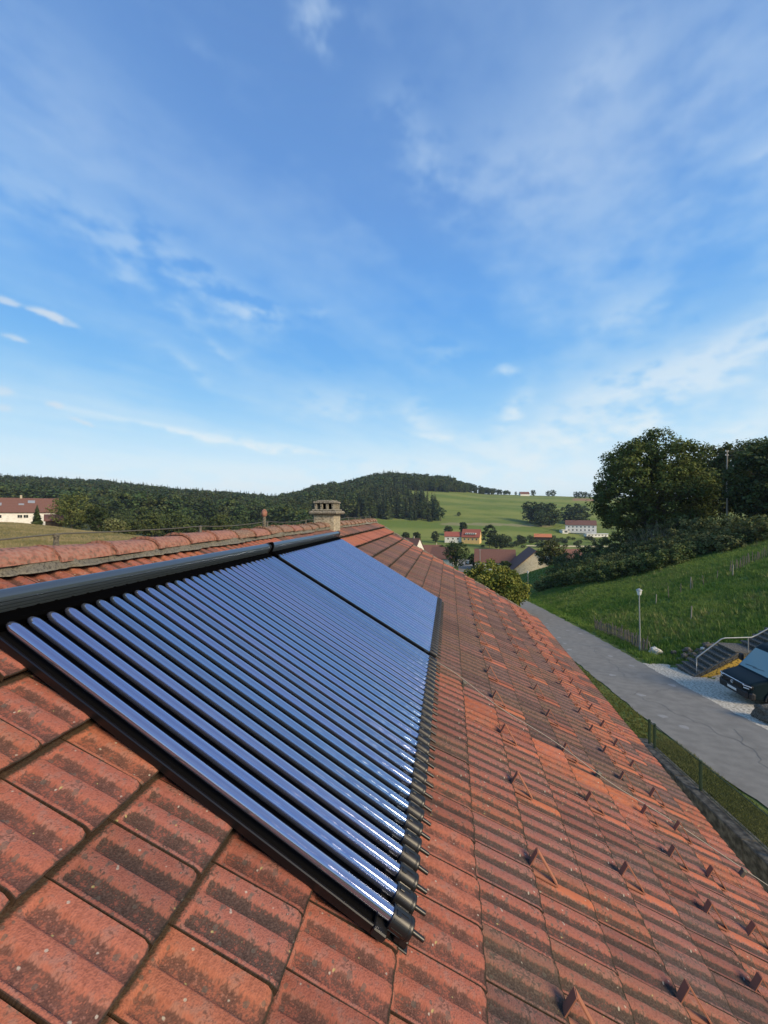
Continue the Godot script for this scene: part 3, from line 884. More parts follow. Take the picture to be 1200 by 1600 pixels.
func build_chimney(house: Node3D, ho: Vector3, ridge_y: float) -> void:
	var c := Vector3(RIDGE_X + 0.0, 0, -7.12) - ho
	var yb := ridge_y - 0.30 - ho.y
	var y0 := -ho.y
	var mb := MB.new()
	mb.box(Vector3(c.x, (yb + y0 - 0.035) * 0.5, c.z), Vector3(0.40, y0 - 0.035 - yb, 0.40), Basis.IDENTITY, 0.012)
	var st := put(mb.commit(), M.chimney_render, "chimney", house)
	mb = MB.new()
	mb.box(Vector3(c.x, y0 - 0.012, c.z), Vector3(0.545, 0.06, 0.545), Basis.IDENTITY, 0.018)
	mb.box(Vector3(c.x, y0 + 0.032, c.z), Vector3(0.46, 0.035, 0.46), Basis.IDENTITY, 0.012)
	put(mb.commit(), M.chimney_stone, "crown", st)
	mb = MB.new()
	for a in [-1.0, -0.33, 0.33, 1.0]:
		for e in [-1.0, 1.0]:
			mb.box(Vector3(c.x + a * 0.165, y0 + 0.10, c.z + e * 0.165), Vector3(0.05, 0.115, 0.05), Basis.IDENTITY, 0.008)
			if absf(a) < 0.9: mb.box(Vector3(c.x + e * 0.165, y0 + 0.10, c.z + a * 0.165), Vector3(0.05, 0.115, 0.05), Basis.IDENTITY, 0.008)
	put(mb.commit(), M.chimney_stone, "louvre", st)
	mb = MB.new()
	mb.box(Vector3(c.x, y0 + 0.175, c.z), Vector3(0.425, 0.040, 0.425), Basis.IDENTITY, 0.016)
	mb.box(Vector3(c.x, y0 + 0.205, c.z), Vector3(0.33, 0.028, 0.33), Basis.IDENTITY, 0.013)
	put(mb.commit(), M.chimney_stone, "cap", st)
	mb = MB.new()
	mb.box(Vector3(c.x, y0 + 0.10, c.z), Vector3(0.22, 0.115, 0.22))  # black core added for the darkness inside the louvre openings
	put(mb.commit(), M.black_sheet, "inner_dark", st)
	mb = MB.new()
	var vp := Vector3(RIDGE_X, ridge_y, -4.57) - ho
	mb.tube([vp, vp + Vector3(0, 0.20, 0)], [0.022, 0.020], 10)
	var pipe := put(mb.commit(), M.mortar, "vent_pipe", house)
	mb = MB.new()
	mb.tube([vp + Vector3(0, 0.195, 0), vp + Vector3(0, 0.21, 0), vp + Vector3(0, 0.25, 0), vp + Vector3(0, 0.27, 0), vp + Vector3(0, 0.285, 0)], [0.022, 0.034, 0.036, 0.026, 0.012], 10)
	put(mb.commit(), M.ridge_clay, "vent_cap", pipe)

func build_conductor() -> void:
	var ridge_y := -H0 - RIDGE_X / cos(ALPHA) * sin(ALPHA)
	var base := Vector3(RIDGE_X, ridge_y + 0.055, -2.0)
	var o := thing("lightning_conductor", "thin lightning conductor wire on stubby holders along the roof ridge", "wire", base)
	var path := []
	var rad := []
	var t := NEAR_T
	while t < 11.4:
		var f := fposmod(t - 0.6, 1.35) / 1.35
		path.append(Vector3(0, 0.070 - 0.018 * 4.0 * f * (1.0 - f) + 0.006 * sin(t * 3.1), -t + 2.0))
		rad.append(0.0045)
		t += 0.15
	var mb := MB.new()
	mb.tube(path, rad, 6)
	put(mb.commit(), M.wire, "wire", o)
	t = -2.1
	while t < 11.4:
		mb = MB.new()
		var p := Vector3(0, -0.008, -t + 2.0)
		mb.tube([p, p + Vector3(0, 0.02, 0), p + Vector3(0, 0.06, 0)], [0.018, 0.013, 0.012], 8)
		mb.box(p + Vector3(0, 0.066, 0), Vector3(0.022, 0.022, 0.03), Basis.IDENTITY, 0.004)
		put(mb.commit(), M.mortar if t < 3.0 else M.wire, "holder", o)
		t += 1.35 if t < 7.5 else 0.62
	# down conductor
	var d := thing("down_wire", "pale bare wire running down the tiles from the collector to the eave", "wire", on_roof(0.1, 3.68, 0.03))
	path = []; rad = []
	var a := on_roof(0.1, 3.68, 0.03)
	for k in 41:
		var f := k / 40.0
		var s := lerpf(-0.30, 2.95, f)
		var sag := 0.090 + 0.022 * sin(f * 19.0) * (1.0 - f)
		path.append(on_roof(s, 3.72 - 0.22 * f + 0.02 * sin(f * 9.0), sag) - a)
		rad.append(0.0030)
	mb = MB.new()
	mb.tube(path, rad, 6)
	put(mb.commit(), M.pale_wire, "wire", d)
	for s in [0.12, 1.42, 2.62]:
		mb = MB.new()
		var tt: float = 3.72 - 0.22 * (s + 0.3) / 3.25
		var q := on_roof(s, tt, 0.02) - a
		mb.box(q + N * 0.035, Vector3(0.03, 0.075, 0.03), roof_basis, 0.004)
		mb.box(q + N * 0.072 + T * 0.0, Vector3(0.045, 0.014, 0.022), roof_basis, 0.003)
		put(mb.commit(), M.wire, "clamp", d)

# ---------------------------------------------------------------- solar collectors
func build_collector(t0: float, count: int, label: String, first: bool) -> void:
	var pitch := 0.08
	var t1 := t0 + pitch * (count - 1)
	var o := thing("solar_collector", label, "solar collector", on_roof(-0.27, t0, 0.024), 0.0, "evacuated tube collectors on the roof")
	o.basis = roof_basis
	var L := func(s: float, n: float, t: float) -> Vector3: return Vector3(s + 0.27, n, -(t - t0))
	# header box: ribbed metal profile
	var prof := []
	var n := 0.056
	n = 0.030
	for k in 7:
		prof.append(Vector2(-2.136, n + 0.001)); prof.append(Vector2(-2.1365, n + 0.0140)); prof.append(Vector2(-2.1470, n + 0.0150)); prof.append(Vector2(-2.1470, n + 0.0182))
		n += 0.0186
	prof.append_array([Vector2(-2.137, 0.163), Vector2(-2.139, 0.172), Vector2(-2.144, 0.180), Vector2(-2.153, 0.185), Vector2(-2.165, 0.187), Vector2(-2.180, 0.187), Vector2(-2.190, 0.184), Vector2(-2.196, 0.177), Vector2(-2.198, 0.165), Vector2(-2.198, 0.030)])
	var poly := []
	for q in prof: poly.append(L.call(q.x, q.y, t0 - 0.045))
	var mb := MB.new()
	mb.prism(poly, Vector3(0, 0, -(t1 - t0 + 0.09)))
	put(mb.commit(), M.header_metal, "header_box", o)
	for e in [t0 - 0.052, t1 + 0.048]:
		mb = MB.new()
		var p2 := []
		for q in [Vector2(-2.132, 0.028), Vector2(-2.132, 0.166), Vector2(-2.137, 0.181), Vector2(-2.150, 0.189), Vector2(-2.165, 0.191), Vector2(-2.182, 0.191), Vector2(-2.194, 0.187), Vector2(-2.201, 0.178), Vector2(-2.203, 0.165), Vector2(-2.203, 0.028)]:
			p2.append(L.call(q.x, q.y, e))
		mb.prism(p2, Vector3(0, 0, -0.006 if e < t0 else -0.016))
		put(mb.commit(), M.black_plastic, "header_end", o)
	# feet of the header, black sheet added as shade under the tubes, rails
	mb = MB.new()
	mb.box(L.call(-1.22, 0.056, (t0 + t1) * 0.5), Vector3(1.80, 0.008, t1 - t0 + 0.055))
	put(mb.commit(), M.black_sheet, "shade_sheet", o)
	for e in [t0 - 0.035, t1 + 0.035]:
		mb = MB.new()
		mb.box(L.call(-1.215, 0.056, e), Vector3(1.84, 0.034, 0.012), Basis.IDENTITY, 0.003)
		put(mb.commit(), M.black_gloss, "side_rail", o)
	mb = MB.new()
	mb.box(L.call(-0.300, 0.062, (t0 + t1) * 0.5), Vector3(0.05, 0.030, t1 - t0 + 0.10), Basis.IDENTITY, 0.004)
	put(mb.commit(), M.black_plastic, "lower_rail", o)
	for e in [t0 + 0.015, (t0 + t1) * 0.5, t1 - 0.02]:
		for ss in [-0.30, -2.22]:
			mb = MB.new()
			mb.box(L.call(ss + 0.0, 0.028, e), Vector3(0.06, 0.056, 0.05), Basis.IDENTITY, 0.003)
			if ss > -1.0:
				mb.box(L.call(ss + 0.065, 0.030, e), Vector3(0.11, 0.008, 0.052), Basis.IDENTITY, 0.002)
				mb.box(L.call(ss + 0.038, 0.048, e), Vector3(0.012, 0.034, 0.050), Basis.IDENTITY, 0.002)
				mb.box(L.call(ss + 0.085, 0.050, e), Vector3(0.05, 0.030, 0.046), Basis.IDENTITY, 0.004)
			var f := put(mb.commit(), M.black_plastic, "mounting_foot", o)
			if ss > -1.0:
				for g in [-0.019, 0.019]:
					mb = MB.new()
					var q: Vector3 = L.call(ss + 0.072 + g, 0.066, e + g * 0.6)
					mb.tube([q, q + Vector3(0, 0.005, 0)], [0.0045, 0.004], 6)
					put(mb.commit(), M.bolt, "bolt", f)
	mb = MB.new()
	mb.box(L.call(-2.105, 0.086, (t0 + t1) * 0.5), Vector3(0.066, 0.058, t1 - t0 + 0.07), Basis.IDENTITY, 0.010)
	put(mb.commit(), M.black_rubber, "seal_strip", o)
	# tubes: glass with a domed tip, rubber seal, black end cap with a spigot
	var tn := 0.104
	var rows_s := [-2.070, -2.068, -2.063, -2.054, -2.042, -2.028, -1.6, -1.1, -0.6, -0.272]
	var rows_r := [0.002, 0.0082, 0.0128, 0.0170, 0.0200, 0.0215, 0.0215, 0.0215, 0.0215, 0.0215]
	var path := []
	for s in rows_s: path.append(Vector3(s + 0.27, 0, 0))
	mb = MB.new()
	mb.tube(path, rows_r, 22, false)
	var tube_mesh := mb.commit()
	mb = MB.new()
	mb.tube([Vector3(-1.882, -0.004, 0), Vector3(-1.86, -0.004, 0), Vector3(-1.805, -0.006, 0), Vector3(-1.797, -0.006, 0), Vector3(-1.797, -0.006, 0)], [0.012, 0.0125, 0.0125, 0.0115, 0.009], 12, true)
	var seal_mesh := mb.commit()
	mb = MB.new()
	mb.tube([Vector3(-0.014, 0, 0), Vector3(-0.013, 0, 0), Vector3(0.046, 0, 0), Vector3(0.048, 0, 0), Vector3(0.050, 0, 0), Vector3(0.051, 0, 0), Vector3(0.060, 0, 0), Vector3(0.064, 0, 0)], [0.030, 0.0325, 0.0335, 0.0335, 0.0315, 0.0335, 0.0335, 0.031], 22)
	for k in 8:
		var th := TAU * k / 8.0
		var dir := Vector3(0, cos(th), sin(th))
		mb.box(Vector3(0.016, 0, 0) + dir * 0.0335, Vector3(0.044, 0.003, 0.003), Basis(Vector3.RIGHT, dir, Vector3.RIGHT.cross(dir)))
	mb.box(Vector3(0.004, 0.033, 0.006), Vector3(0.016, 0.003, 0.018), Basis.IDENTITY, 0.001)
	var cap_mesh := mb.commit()
	mb = MB.new()
	mb.tube([Vector3(0.063, 0, 0), Vector3(0.075, 0, 0), Vector3(0.112, 0, 0), Vector3(0.114, 0, 0)], [0.0095, 0.0085, 0.0080, 0.006], 10)
	var spigot := mb.commit()
	for k in count:
		var tz := -pitch * k
		var tb := put(tube_mesh, M.tube_glass[rng.randi() % 5], "glass_tube", o)
		tb.position = Vector3(0, tn, tz)
		tb.rotation = Vector3(rng.randf_range(0, TAU), 0, 0)
		var se := put(seal_mesh, M.black_rubber, "seal", tb)
		se.rotation.x = -tb.rotation.x
		var cp := put(cap_mesh, M.black_plastic, "end_cap", o)
		cp.position = Vector3(0, tn - 0.004, tz)
		cp.rotation = Vector3(rng.randf_range(-0.15, 0.15), 0, 0)
		var sg := put(spigot, M.black_plastic, "spigot", cp)
		sg.rotation.y = rng.randf_range(-0.05, 0.05)
	if first:      # bridge that joins the two headers
		for e in [t1 + 0.078, t1 + 0.102, t1 + 0.126]:
			mb = MB.new()
			var arc := []
			var rr := []
			for q in 13:
				var f := q / 12.0
				arc.append(L.call(-2.128 - 0.085 * f, 0.035 + 0.158 * sin(PI * clampf(f * 1.1 - 0.02, 0, 1)) ** 0.5, e)); rr.append(0.013)
			mb.tube(arc, rr, 8)
			put(mb.commit(), M.black_rubber, "header_bridge", o)

# ---------------------------------------------------------------- lane, parking place, walls and fences
func hit(u: float, v: float) -> Vector3:      # where the line of sight through a pixel meets the ground
	var d := 6.0
	while d < 900.0:
		var xc := (u - 600.0) / F * d
		var x := cy * xc - sy * d
		var t := sy * xc + cy * d
		if -(v - 800.0) / F * d <= ground_h(x, t): return Vector3(x, ground_h(x, t), -t)
		d *= 1.004
	return at_px(u, 700.0)

func sheet(edge_l: Array, edge_r: Array, lift: float, across := 6) -> ArrayMesh:   # edges: arrays of Vector2(x, t)
	var mb := MB.new()
	var rows := []
	for k in edge_l.size():
		var row := []
		for q in across + 1:
			var p: Vector2 = (edge_l[k] as Vector2).lerp(edge_r[k], float(q) / across)
			row.append(Vector3(p.x, ground_h(p.x, p.y) + lift, -p.y))
		rows.append(row)
	mb.grid(rows)
	return mb.commit()

func build_lane() -> void:
	var l := []
	var r := []
	var t := -8.0
	while t < 105.0:
		var wob := 0.16 * nz.get_noise_1d(t * 14.0) + 0.10 * nz.get_noise_1d(t * 70.0)
		var wob2 := 0.16 * nz.get_noise_1d(t * 14.0 + 500.0) + 0.10 * nz.get_noise_1d(t * 70.0 + 900.0)
		var bend := 0.0 if t < 50.0 else -0.004 * (t - 50.0) * (t - 50.0)
		l.append(Vector2(6.75 + wob + bend + 0.25 * smoothstep(14.0, 9.0, t), t)); r.append(Vector2(10.15 + wob2 + bend + 0.35 * smoothstep(22, 30, t), t))
		t += 0.3
	struct(sheet(l, r, 0.030), M.asphalt, "road")
	# tar-sealed cracks and a mended trench
	var tar := MB.new()
	for q in [[7.4, 9.5, 9.2, 14.5], [8.9, 13.0, 7.6, 17.2], [7.1, 17.6, 9.7, 18.6], [8.3, 20.0, 8.9, 27.0]]:
		var ln := Vector2(q[2] - q[0], q[3] - q[1])
		var side := Vector2(-ln.y, ln.x).normalized() * 0.013
		var prev_a := Vector3.ZERO
		var prev_b := Vector3.ZERO
		for i in 25:
			var c := Vector2(q[0], q[1]) + ln * (i / 24.0) + side.normalized() * 0.35 * nz.get_noise_2d(i * 9.0, q[0] * 90.0)
			var w := 0.5 + absf(nz.get_noise_2d(i * 30.0, q[1] * 50.0)) * 2.0
			var pa := gr(c.x + side.x * w, c.y + side.y * w, 0.0345)
			var pb := gr(c.x - side.x * w, c.y - side.y * w, 0.0345)
			if i > 0:
				if (prev_b - prev_a).cross(pb - prev_a).y > 0: tar.quad(prev_a, prev_b, pb, pa)
				else: tar.quad(prev_a, pa, pb, prev_b)
			prev_a = pa; prev_b = pb
	mat("tar", 0.145, 0.139, 0.124, 0.85)
	struct(tar.commit(), M.tar, "road_cracks")
	# worn pale patches and a patched trench in the surface
	var patch := MB.new()
	for k in 16:
		var px := rng.randf_range(7.3, 9.7)
		var pt := 14.0 + k * 1.7 + rng.randf_range(-0.6, 0.6)
		var ring := []
		for q in 9:
			var th := TAU * q / 9.0
			var rr := rng.randf_range(0.6, 1.2)
			ring.append(Vector3(px + 0.16 * rr * cos(th), 0, pt + 0.20 * rr * sin(th)))
		for q in range(1, 8):
			var a := gr(ring[0].x, ring[0].z, 0.034); var b := gr(ring[q].x, ring[q].z, 0.034); var c := gr(ring[q + 1].x, ring[q + 1].z, 0.034)
			patch.tri(a, b, c) if (b - a).cross(c - a).y > 0 else patch.tri(a, c, b)
	mat("pale_patch", 0.27, 0.265, 0.25, 0.9)
	struct(patch.commit(), M.pale_patch, "road_patches")
	l = []; r = []
	t = 12.6
	while t < 23.3:
		l.append(Vector2(9.95 + 0.08 * sin(t * 2.0), t)); r.append(Vector2(lerpf(17.6, 11.3, smoothstep(20.4, 22.6, t)) + 0.25 * sin(t * 5.0), t))
		t += 0.35
	struct(sheet(l, r, 0.018, 14), M.gravel, "gravel")
	# house terrace wall with a fence on it
	var wall := thing("retaining_wall", "weathered concrete retaining wall with a chain-link fence beside the lane", "wall", gr(5.8, 9.0))
	var wp := wall.position
	t = 1.6
	while t < 12.9:
		var mb := MB.new()
		var ln := minf(2.3, 12.95 - t)
		var a := Vector3(5.78, ground_h(6.1, t) + 0.10, -t) - wp
		var b := Vector3(5.78, ground_h(6.1, t + ln) + 0.10, -t - ln) - wp
		var top := (a + b) * 0.5
		var dir := (a - b).normalized()
		mb.box(top - Vector3(0, 1.3, 0), Vector3(0.36, 2.6, (a - b).length() - 0.012), Basis(Vector3.RIGHT, dir.cross(Vector3.RIGHT).normalized(), dir), 0.02)
		put(mb.commit(), M.damp_concrete, "wall_section", wall)
		t += ln
	var mb := MB.new()
	mb.box(gr(5.72, 13.15, 0.35) - wp, Vector3(0.42, 1.1, 0.42), Basis.IDENTITY, 0.03)
	put(mb.commit(), M.concrete, "end_pillar", wall)
	var fence := thing("wire_fence", "low green chain-link fence standing on the concrete retaining wall", "fence", gr(5.86, 9.0))
	var fp := fence.position
	var posts := [12.75, 12.45, 10.35, 8.2, 6.0, 3.8, 1.7]
	for p in posts:
		mb = MB.new()
		var q := Vector3(5.85, ground_h(6.1, p) + 0.06, -p) - fp
		mb.box(q + Vector3(0, 0.36, 0), Vector3(0.055, 0.80, 0.055), Basis.IDENTITY, 0.006)
		put(mb.commit(), M.green_wire, "post", fence)
	mb = MB.new()
	var net := MB.new()
	for k in posts.size() - 1:
		var a := Vector3(5.85, ground_h(6.1, posts[k]) + 0.10, -posts[k]) - fp
		var b := Vector3(5.85, ground_h(6.1, posts[k + 1]) + 0.10, -posts[k + 1]) - fp
		mb.bar(a + Vector3(0, 0.68, 0), b + Vector3(0, 0.68, 0), 0.011, 5)
		mb.bar(a + Vector3(0, 0.04, 0), b + Vector3(0, 0.04, 0), 0.008, 5)
		var cells := int((a - b).length() / 0.075)
		var run := (b - a) / cells
		for c in range(-9, cells + 1):
			for sg in [0, 1]:
				var c0 := float(c); var c1 := c + 9.0
				var h0 := 0.0; var h1 := 0.66
				if c0 < 0.0: h0 = -c0 / 9.0 * 0.66; c0 = 0.0
				if c1 > cells: h1 = 0.66 - (c1 - cells) / 9.0 * 0.66; c1 = cells
				if c1 - c0 < 0.2: continue
				if sg == 0: net.tube([a + run * c0 + Vector3(0, h0 + 0.03, 0), a + run * c1 + Vector3(0, h1 + 0.03, 0)], [0.0022, 0.0022], 3, false)
				else: net.tube([a + run * c0 + Vector3(0, 0.69 - h0, 0), a + run * c1 + Vector3(0, 0.69 - h1, 0)], [0.0022, 0.0022], 3, false)
	put(mb.commit(), M.green_wire, "rail", fence)
	put(net.commit(), M.green_wire, "mesh", fence)

func street_lamp(at: Vector3, height: float, label: String) -> void:
	var o := thing("street_lamp", label, "street lamp", at, 0.0, "lamps along the lane")
	var mb := MB.new()
	mb.tube([Vector3(0, -0.1, 0), Vector3(0, 0.5, 0), Vector3(0, 0.55, 0), Vector3(-0.05, height - 0.42, 0)], [0.055, 0.052, 0.040, 0.032], 10)
	put(mb.commit(), M.lamp_grey, "pole", o)
	var c := Vector3(-0.05, height - 0.42, 0)
	mb = MB.new()
	mb.tube([c, c + Vector3(0, 0.05, 0), c + Vector3(0, 0.30, 0)], [0.06, 0.10, 0.145], 10)
	put(mb.commit(), M.opal, "lantern", o)
	mb = MB.new()
	mb.tube([c + Vector3(0, 0.29, 0), c + Vector3(0, 0.31, 0), c + Vector3(0, 0.37, 0), c + Vector3(0, 0.42, 0)], [0.17, 0.175, 0.12, 0.02], 10)
	put(mb.commit(), M.lamp_grey, "lamp_hood", o)

func build_bank_things() -> void:
	street_lamp(gr(11.39, 25.95), 3.85, "slim grey street lamp with white lantern beside the picket fence")
	street_lamp(gr(12.5, 66.0), 3.7, "pale street lamp at the foot of the meadow near the bright bush")
	# picket fence of split stakes
	var f := thing("picket_fence", "weathered grey picket fence leaning beside the street lamp", "fence", gr(11.65, 29.5))
	var fp := f.position
	var t := 25.5
	var k := 0
	while t < 34.0:
		var mb := MB.new()
		var x := 11.66 + 0.12 * sin(t * 0.9)
		var p := gr(x, t, -0.05) - fp
		var h := 0.86 + rng.randf_range(-0.10, 0.08) + (0.25 if k % 14 == 0 else 0.0)
		var lean := Basis(Vector3(1, 0, 0), rng.randf_range(-0.07, 0.07)) * Basis(Vector3(0, 0, 1), rng.randf_range(-0.08, 0.08) - 0.04)
		mb.box(p + lean * Vector3(0, h * 0.5, 0), Vector3(0.028, h, rng.randf_range(0.045, 0.065)), lean, 0.006)
		put(mb.commit(), M.old_wood, "picket", f)
		t += rng.randf_range(0.085, 0.115)
		k += 1
	for hgt in [0.25, 0.62]:
		var mb := MB.new()
		var path := []
		var rad := []
		var tt := 25.5
		while tt < 34.1:
			path.append(gr(11.63 + 0.12 * sin(tt * 0.9) + 0.035, tt, hgt) - fp); rad.append(0.016)
			tt += 0.5
		mb.tube(path, rad, 6)
		put(mb.commit(), M.old_wood, "rail", f)
	# leaning stake and white stone at its end
	var st := thing("stake", "thin pale stake leaning at the end of the picket fence", "stake", gr(11.72, 25.25, -0.05))
	var sm := MB.new()
	sm.tube([Vector3.ZERO, Vector3(-0.18, 0.85, 0.02)], [0.022, 0.018], 6)
	put(sm.commit(), M.timber_pale, "shaft", st)
	# second stake fence across the meadow
	var f2 := thing("stake_fence", "low rustic stake fence crossing the meadow below the trees", "fence", hit(1140, 905))
	var q2 := f2.position
	var ends := [[1045.0, 936.0], [1100.0, 915.0], [1140.0, 897.0], [1172.0, 882.0], [1215.0, 862.0]]
	for e in ends.size() - 1:
		var a := hit(ends[e][0], ends[e][1])
		var b := hit(ends[e + 1][0], ends[e + 1][1])
		var n := int((b - a).length() / (0.30 if e > 1 else 1.1))
		for i in n:
			var fr := float(i) / n
			var p := a.lerp(b, fr)
			p.y = ground_h(p.x, -p.z) - 0.05
			var mb := MB.new()
			var h := 0.95 + rng.randf_range(-0.2, 0.25)
			var lean := Vector3(rng.randf_range(-0.12, 0.12), 1, rng.randf_range(-0.12, 0.12)).normalized()
			mb.tube([p - q2, p - q2 + lean * h], [0.035, 0.024], 5)
			put(mb.commit(), M.old_wood, "stake", f2)
	# a second line of wire posts in the upper meadow
	for g in [[1025.0, 945.0, 0.9], [1079.0, 922.0, 1.2], [1145.0, 902.0, 1.1], [1080.0, 970.0, 1.0]]:
		var a := hit(g[0], g[1])
		var o := thing("fence_post", "single pale wooden post standing in the meadow grass", "post", a - Vector3(0, 0.05, 0), 0.0, "posts in the meadow")
		var mb := MB.new()
		mb.tube([Vector3.ZERO, Vector3(0.03, g[2], 0)], [0.04, 0.035], 6)
		put(mb.commit(), M.timber_pale, "shaft", o)
	build_stairs()
	build_van()
	rock("boulder", "dark mossy boulder at the edge of the gravel parking place", gr(11.0, 15.35, -0.12), Vector3(0.40, 0.36, 0.55), M.stone, 3)
	rock("white_stone", "small white limestone block at the foot of the picket fence", gr(11.95, 25.3, -0.03), Vector3(0.26, 0.26, 0.24), M.white_stone, 4)
	# heap of rubble and cut turf behind the steps
	for i in 26:
		var x := 12.3 + rng.randf() * 1.9
		var tt := 23.2 + rng.randf() * 1.7
		var r := rng.randf_range(0.07, 0.22)
		rock("rubble_stone", "loose rubble stone in the heap beside the concrete steps", gr(x, tt, -0.04 + rng.randf() * 0.16), Vector3(r, r * 0.7, r), M.stone if rng.randf() < 0.88 else M.white_stone, 20 + i, "rubble stones by the steps")

func rock(called: String, label: String, at: Vector3, s: Vector3, m: Material, sd: int, group := "") -> void:
	var mb := MB.new()
	var rows := []
	for a in 11:
		var ring := []
		var ph := PI * a / 10.0
		for b in 16:
			var th := TAU * b / 16.0
			var d := Vector3(sin(ph) * cos(th), cos(ph), sin(ph) * sin(th))
			var e := pow(absf(d.x), 5) + pow(absf(d.y), 5) + pow(absf(d.z), 5)
			var rr := pow(e, -0.2) * 0.35 + 0.65
			rr *= 1.0 + 0.8 * nz.get_noise_3d(d.x * 45 + sd * 31, d.y * 45, d.z * 45) + 0.3 * nz.get_noise_3d(d.x * 140, d.y * 140 + sd * 9, d.z * 140)
			ring.append(d * rr * s)
		rows.append(ring)
	mb.grid(rows, true)
	var o := put(mb.commit(), m, called)
	o.position = at + Vector3(0, s.y * 0.75, 0)
	o.rotation.y = sd * 1.3
	tag(o, label, "stone", group)

func build_stairs() -> void:
	var o := thing("concrete_stairs", "worn concrete steps with a yellow side wall and a pipe handrail", "stairs", gr(11.5, 21.5))
	var op := o.position
	var x := 11.45
	var y := ground_h(11.5, 21.5) + 0.0
	var z0 := -20.85
	var wd := 1.35
	var prof := []
	for k in 16:
		var run := 0.262
		if k == 7: run = 1.05
		y += 0.172
		var mb := MB.new()
		mb.box(Vector3(x + run * 0.5 - 0.02, y - 0.035, z0 - wd * 0.5) - op, Vector3(run + 0.05, 0.07, wd), Basis.IDENTITY, 0.012)
		put(mb.commit(), M.old_concrete, "tread", o)
		mb = MB.new()
		mb.box(Vector3(x + run * 0.5 + 0.01, y - 0.165, z0 - wd * 0.5) - op, Vector3(run - 0.02, 0.20, wd - 0.06))
		put(mb.commit(), M.old_concrete, "riser", o)
		prof.append(Vector2(x, y)); x += run
	# stringer and painted side wall
	var mb := MB.new()
	for k in prof.size() - 1:
		var a: Vector2 = prof[k]; var b: Vector2 = prof[k + 1]
		var d := Vector3(b.x - a.x, b.y - a.y, 0)
		mb.box(Vector3((a.x + b.x) * 0.5, (a.y + b.y) * 0.5 - 0.15, z0 + 0.05) - op, Vector3(d.length() + 0.03, 0.17, 0.10), Basis(d.normalized(), Vector3(-d.y, d.x, 0).normalized(), Vector3(0, 0, 1)))
	put(mb.commit(), M.old_concrete, "stringer", o)
	mb = MB.new()
	var gy := ground_h(12.0, 20.5) - 0.2
	var poly := [Vector3(11.72, gy, z0 + 0.105) - op, Vector3(15.5, gy, z0 + 0.105) - op, Vector3(15.5, prof[12].y - 0.24, z0 + 0.105) - op, Vector3(14.35, prof[8].y - 0.24, z0 + 0.105) - op, Vector3(13.4, prof[7].y - 0.24, z0 + 0.105) - op, Vector3(11.72, prof[1].y - 0.22, z0 + 0.105) - op]
	mb.prism(poly, Vector3(0, 0, -0.16))
	put(mb.commit(), M.yellow_paint, "side_wall", o)
	mb = MB.new()
	var ry := func(k: int) -> float: return prof[k].y + 0.85
	var p := [Vector3(11.62, prof[0].y, z0 - 0.02), Vector3(11.62, ry.call(0) - 0.06, z0 - 0.02), Vector3(11.68, ry.call(0) + 0.02, z0 - 0.02), Vector3(prof[6].x - 0.35, ry.call(6) - 0.12, z0 - 0.02), Vector3(prof[6].x - 0.20, ry.call(6) - 0.07, z0 - 0.02), Vector3(prof[8].x - 0.42, ry.call(7) - 0.15, z0 - 0.02), Vector3(prof[8].x - 0.2, ry.call(8) - 0.2, z0 - 0.02), Vector3(prof[15].x, ry.call(15), z0 - 0.02)]
	var rad := []
	for k in p.size(): p[k] -= op; rad.append(0.028)
	mb.tube(p, rad, 8)
	var hr := put(mb.commit(), M.galvanised, "handrail", o)
	mb = MB.new()
	mb.bar(Vector3(prof[8].x - 0.55, prof[7].y - 0.02, z0 - 0.02) - op, Vector3(prof[8].x - 0.55, ry.call(7) - 0.15, z0 - 0.02) - op, 0.022, 8)
	put(mb.commit(), M.galvanised, "post", hr)

# ---------------------------------------------------------------- delivery van (local +x is forward)
func van_ring(x: float, yb: float, yt: float, wb: float, wt: float, rr: float) -> Array:
	var out := []
	var pts := [Vector2(-wb, yb), Vector2(wb, yb), Vector2(wt, yt), Vector2(-wt, yt)]
	for k in 4:
		var p: Vector2 = pts[k]
		var a: Vector2 = pts[(k + 3) % 4]
		var b: Vector2 = pts[(k + 1) % 4]
		var r := minf(rr, minf((p - a).length(), (p - b).length()) * 0.45)
		for q in 5:
			var f := q / 4.0
			var s := p + (a - p).normalized() * r
			var e := p + (b - p).normalized() * r
			var m := s.lerp(p, f).lerp(p.lerp(e, f), f)
			out.append(Vector3(x, m.y, -m.x))
	return out

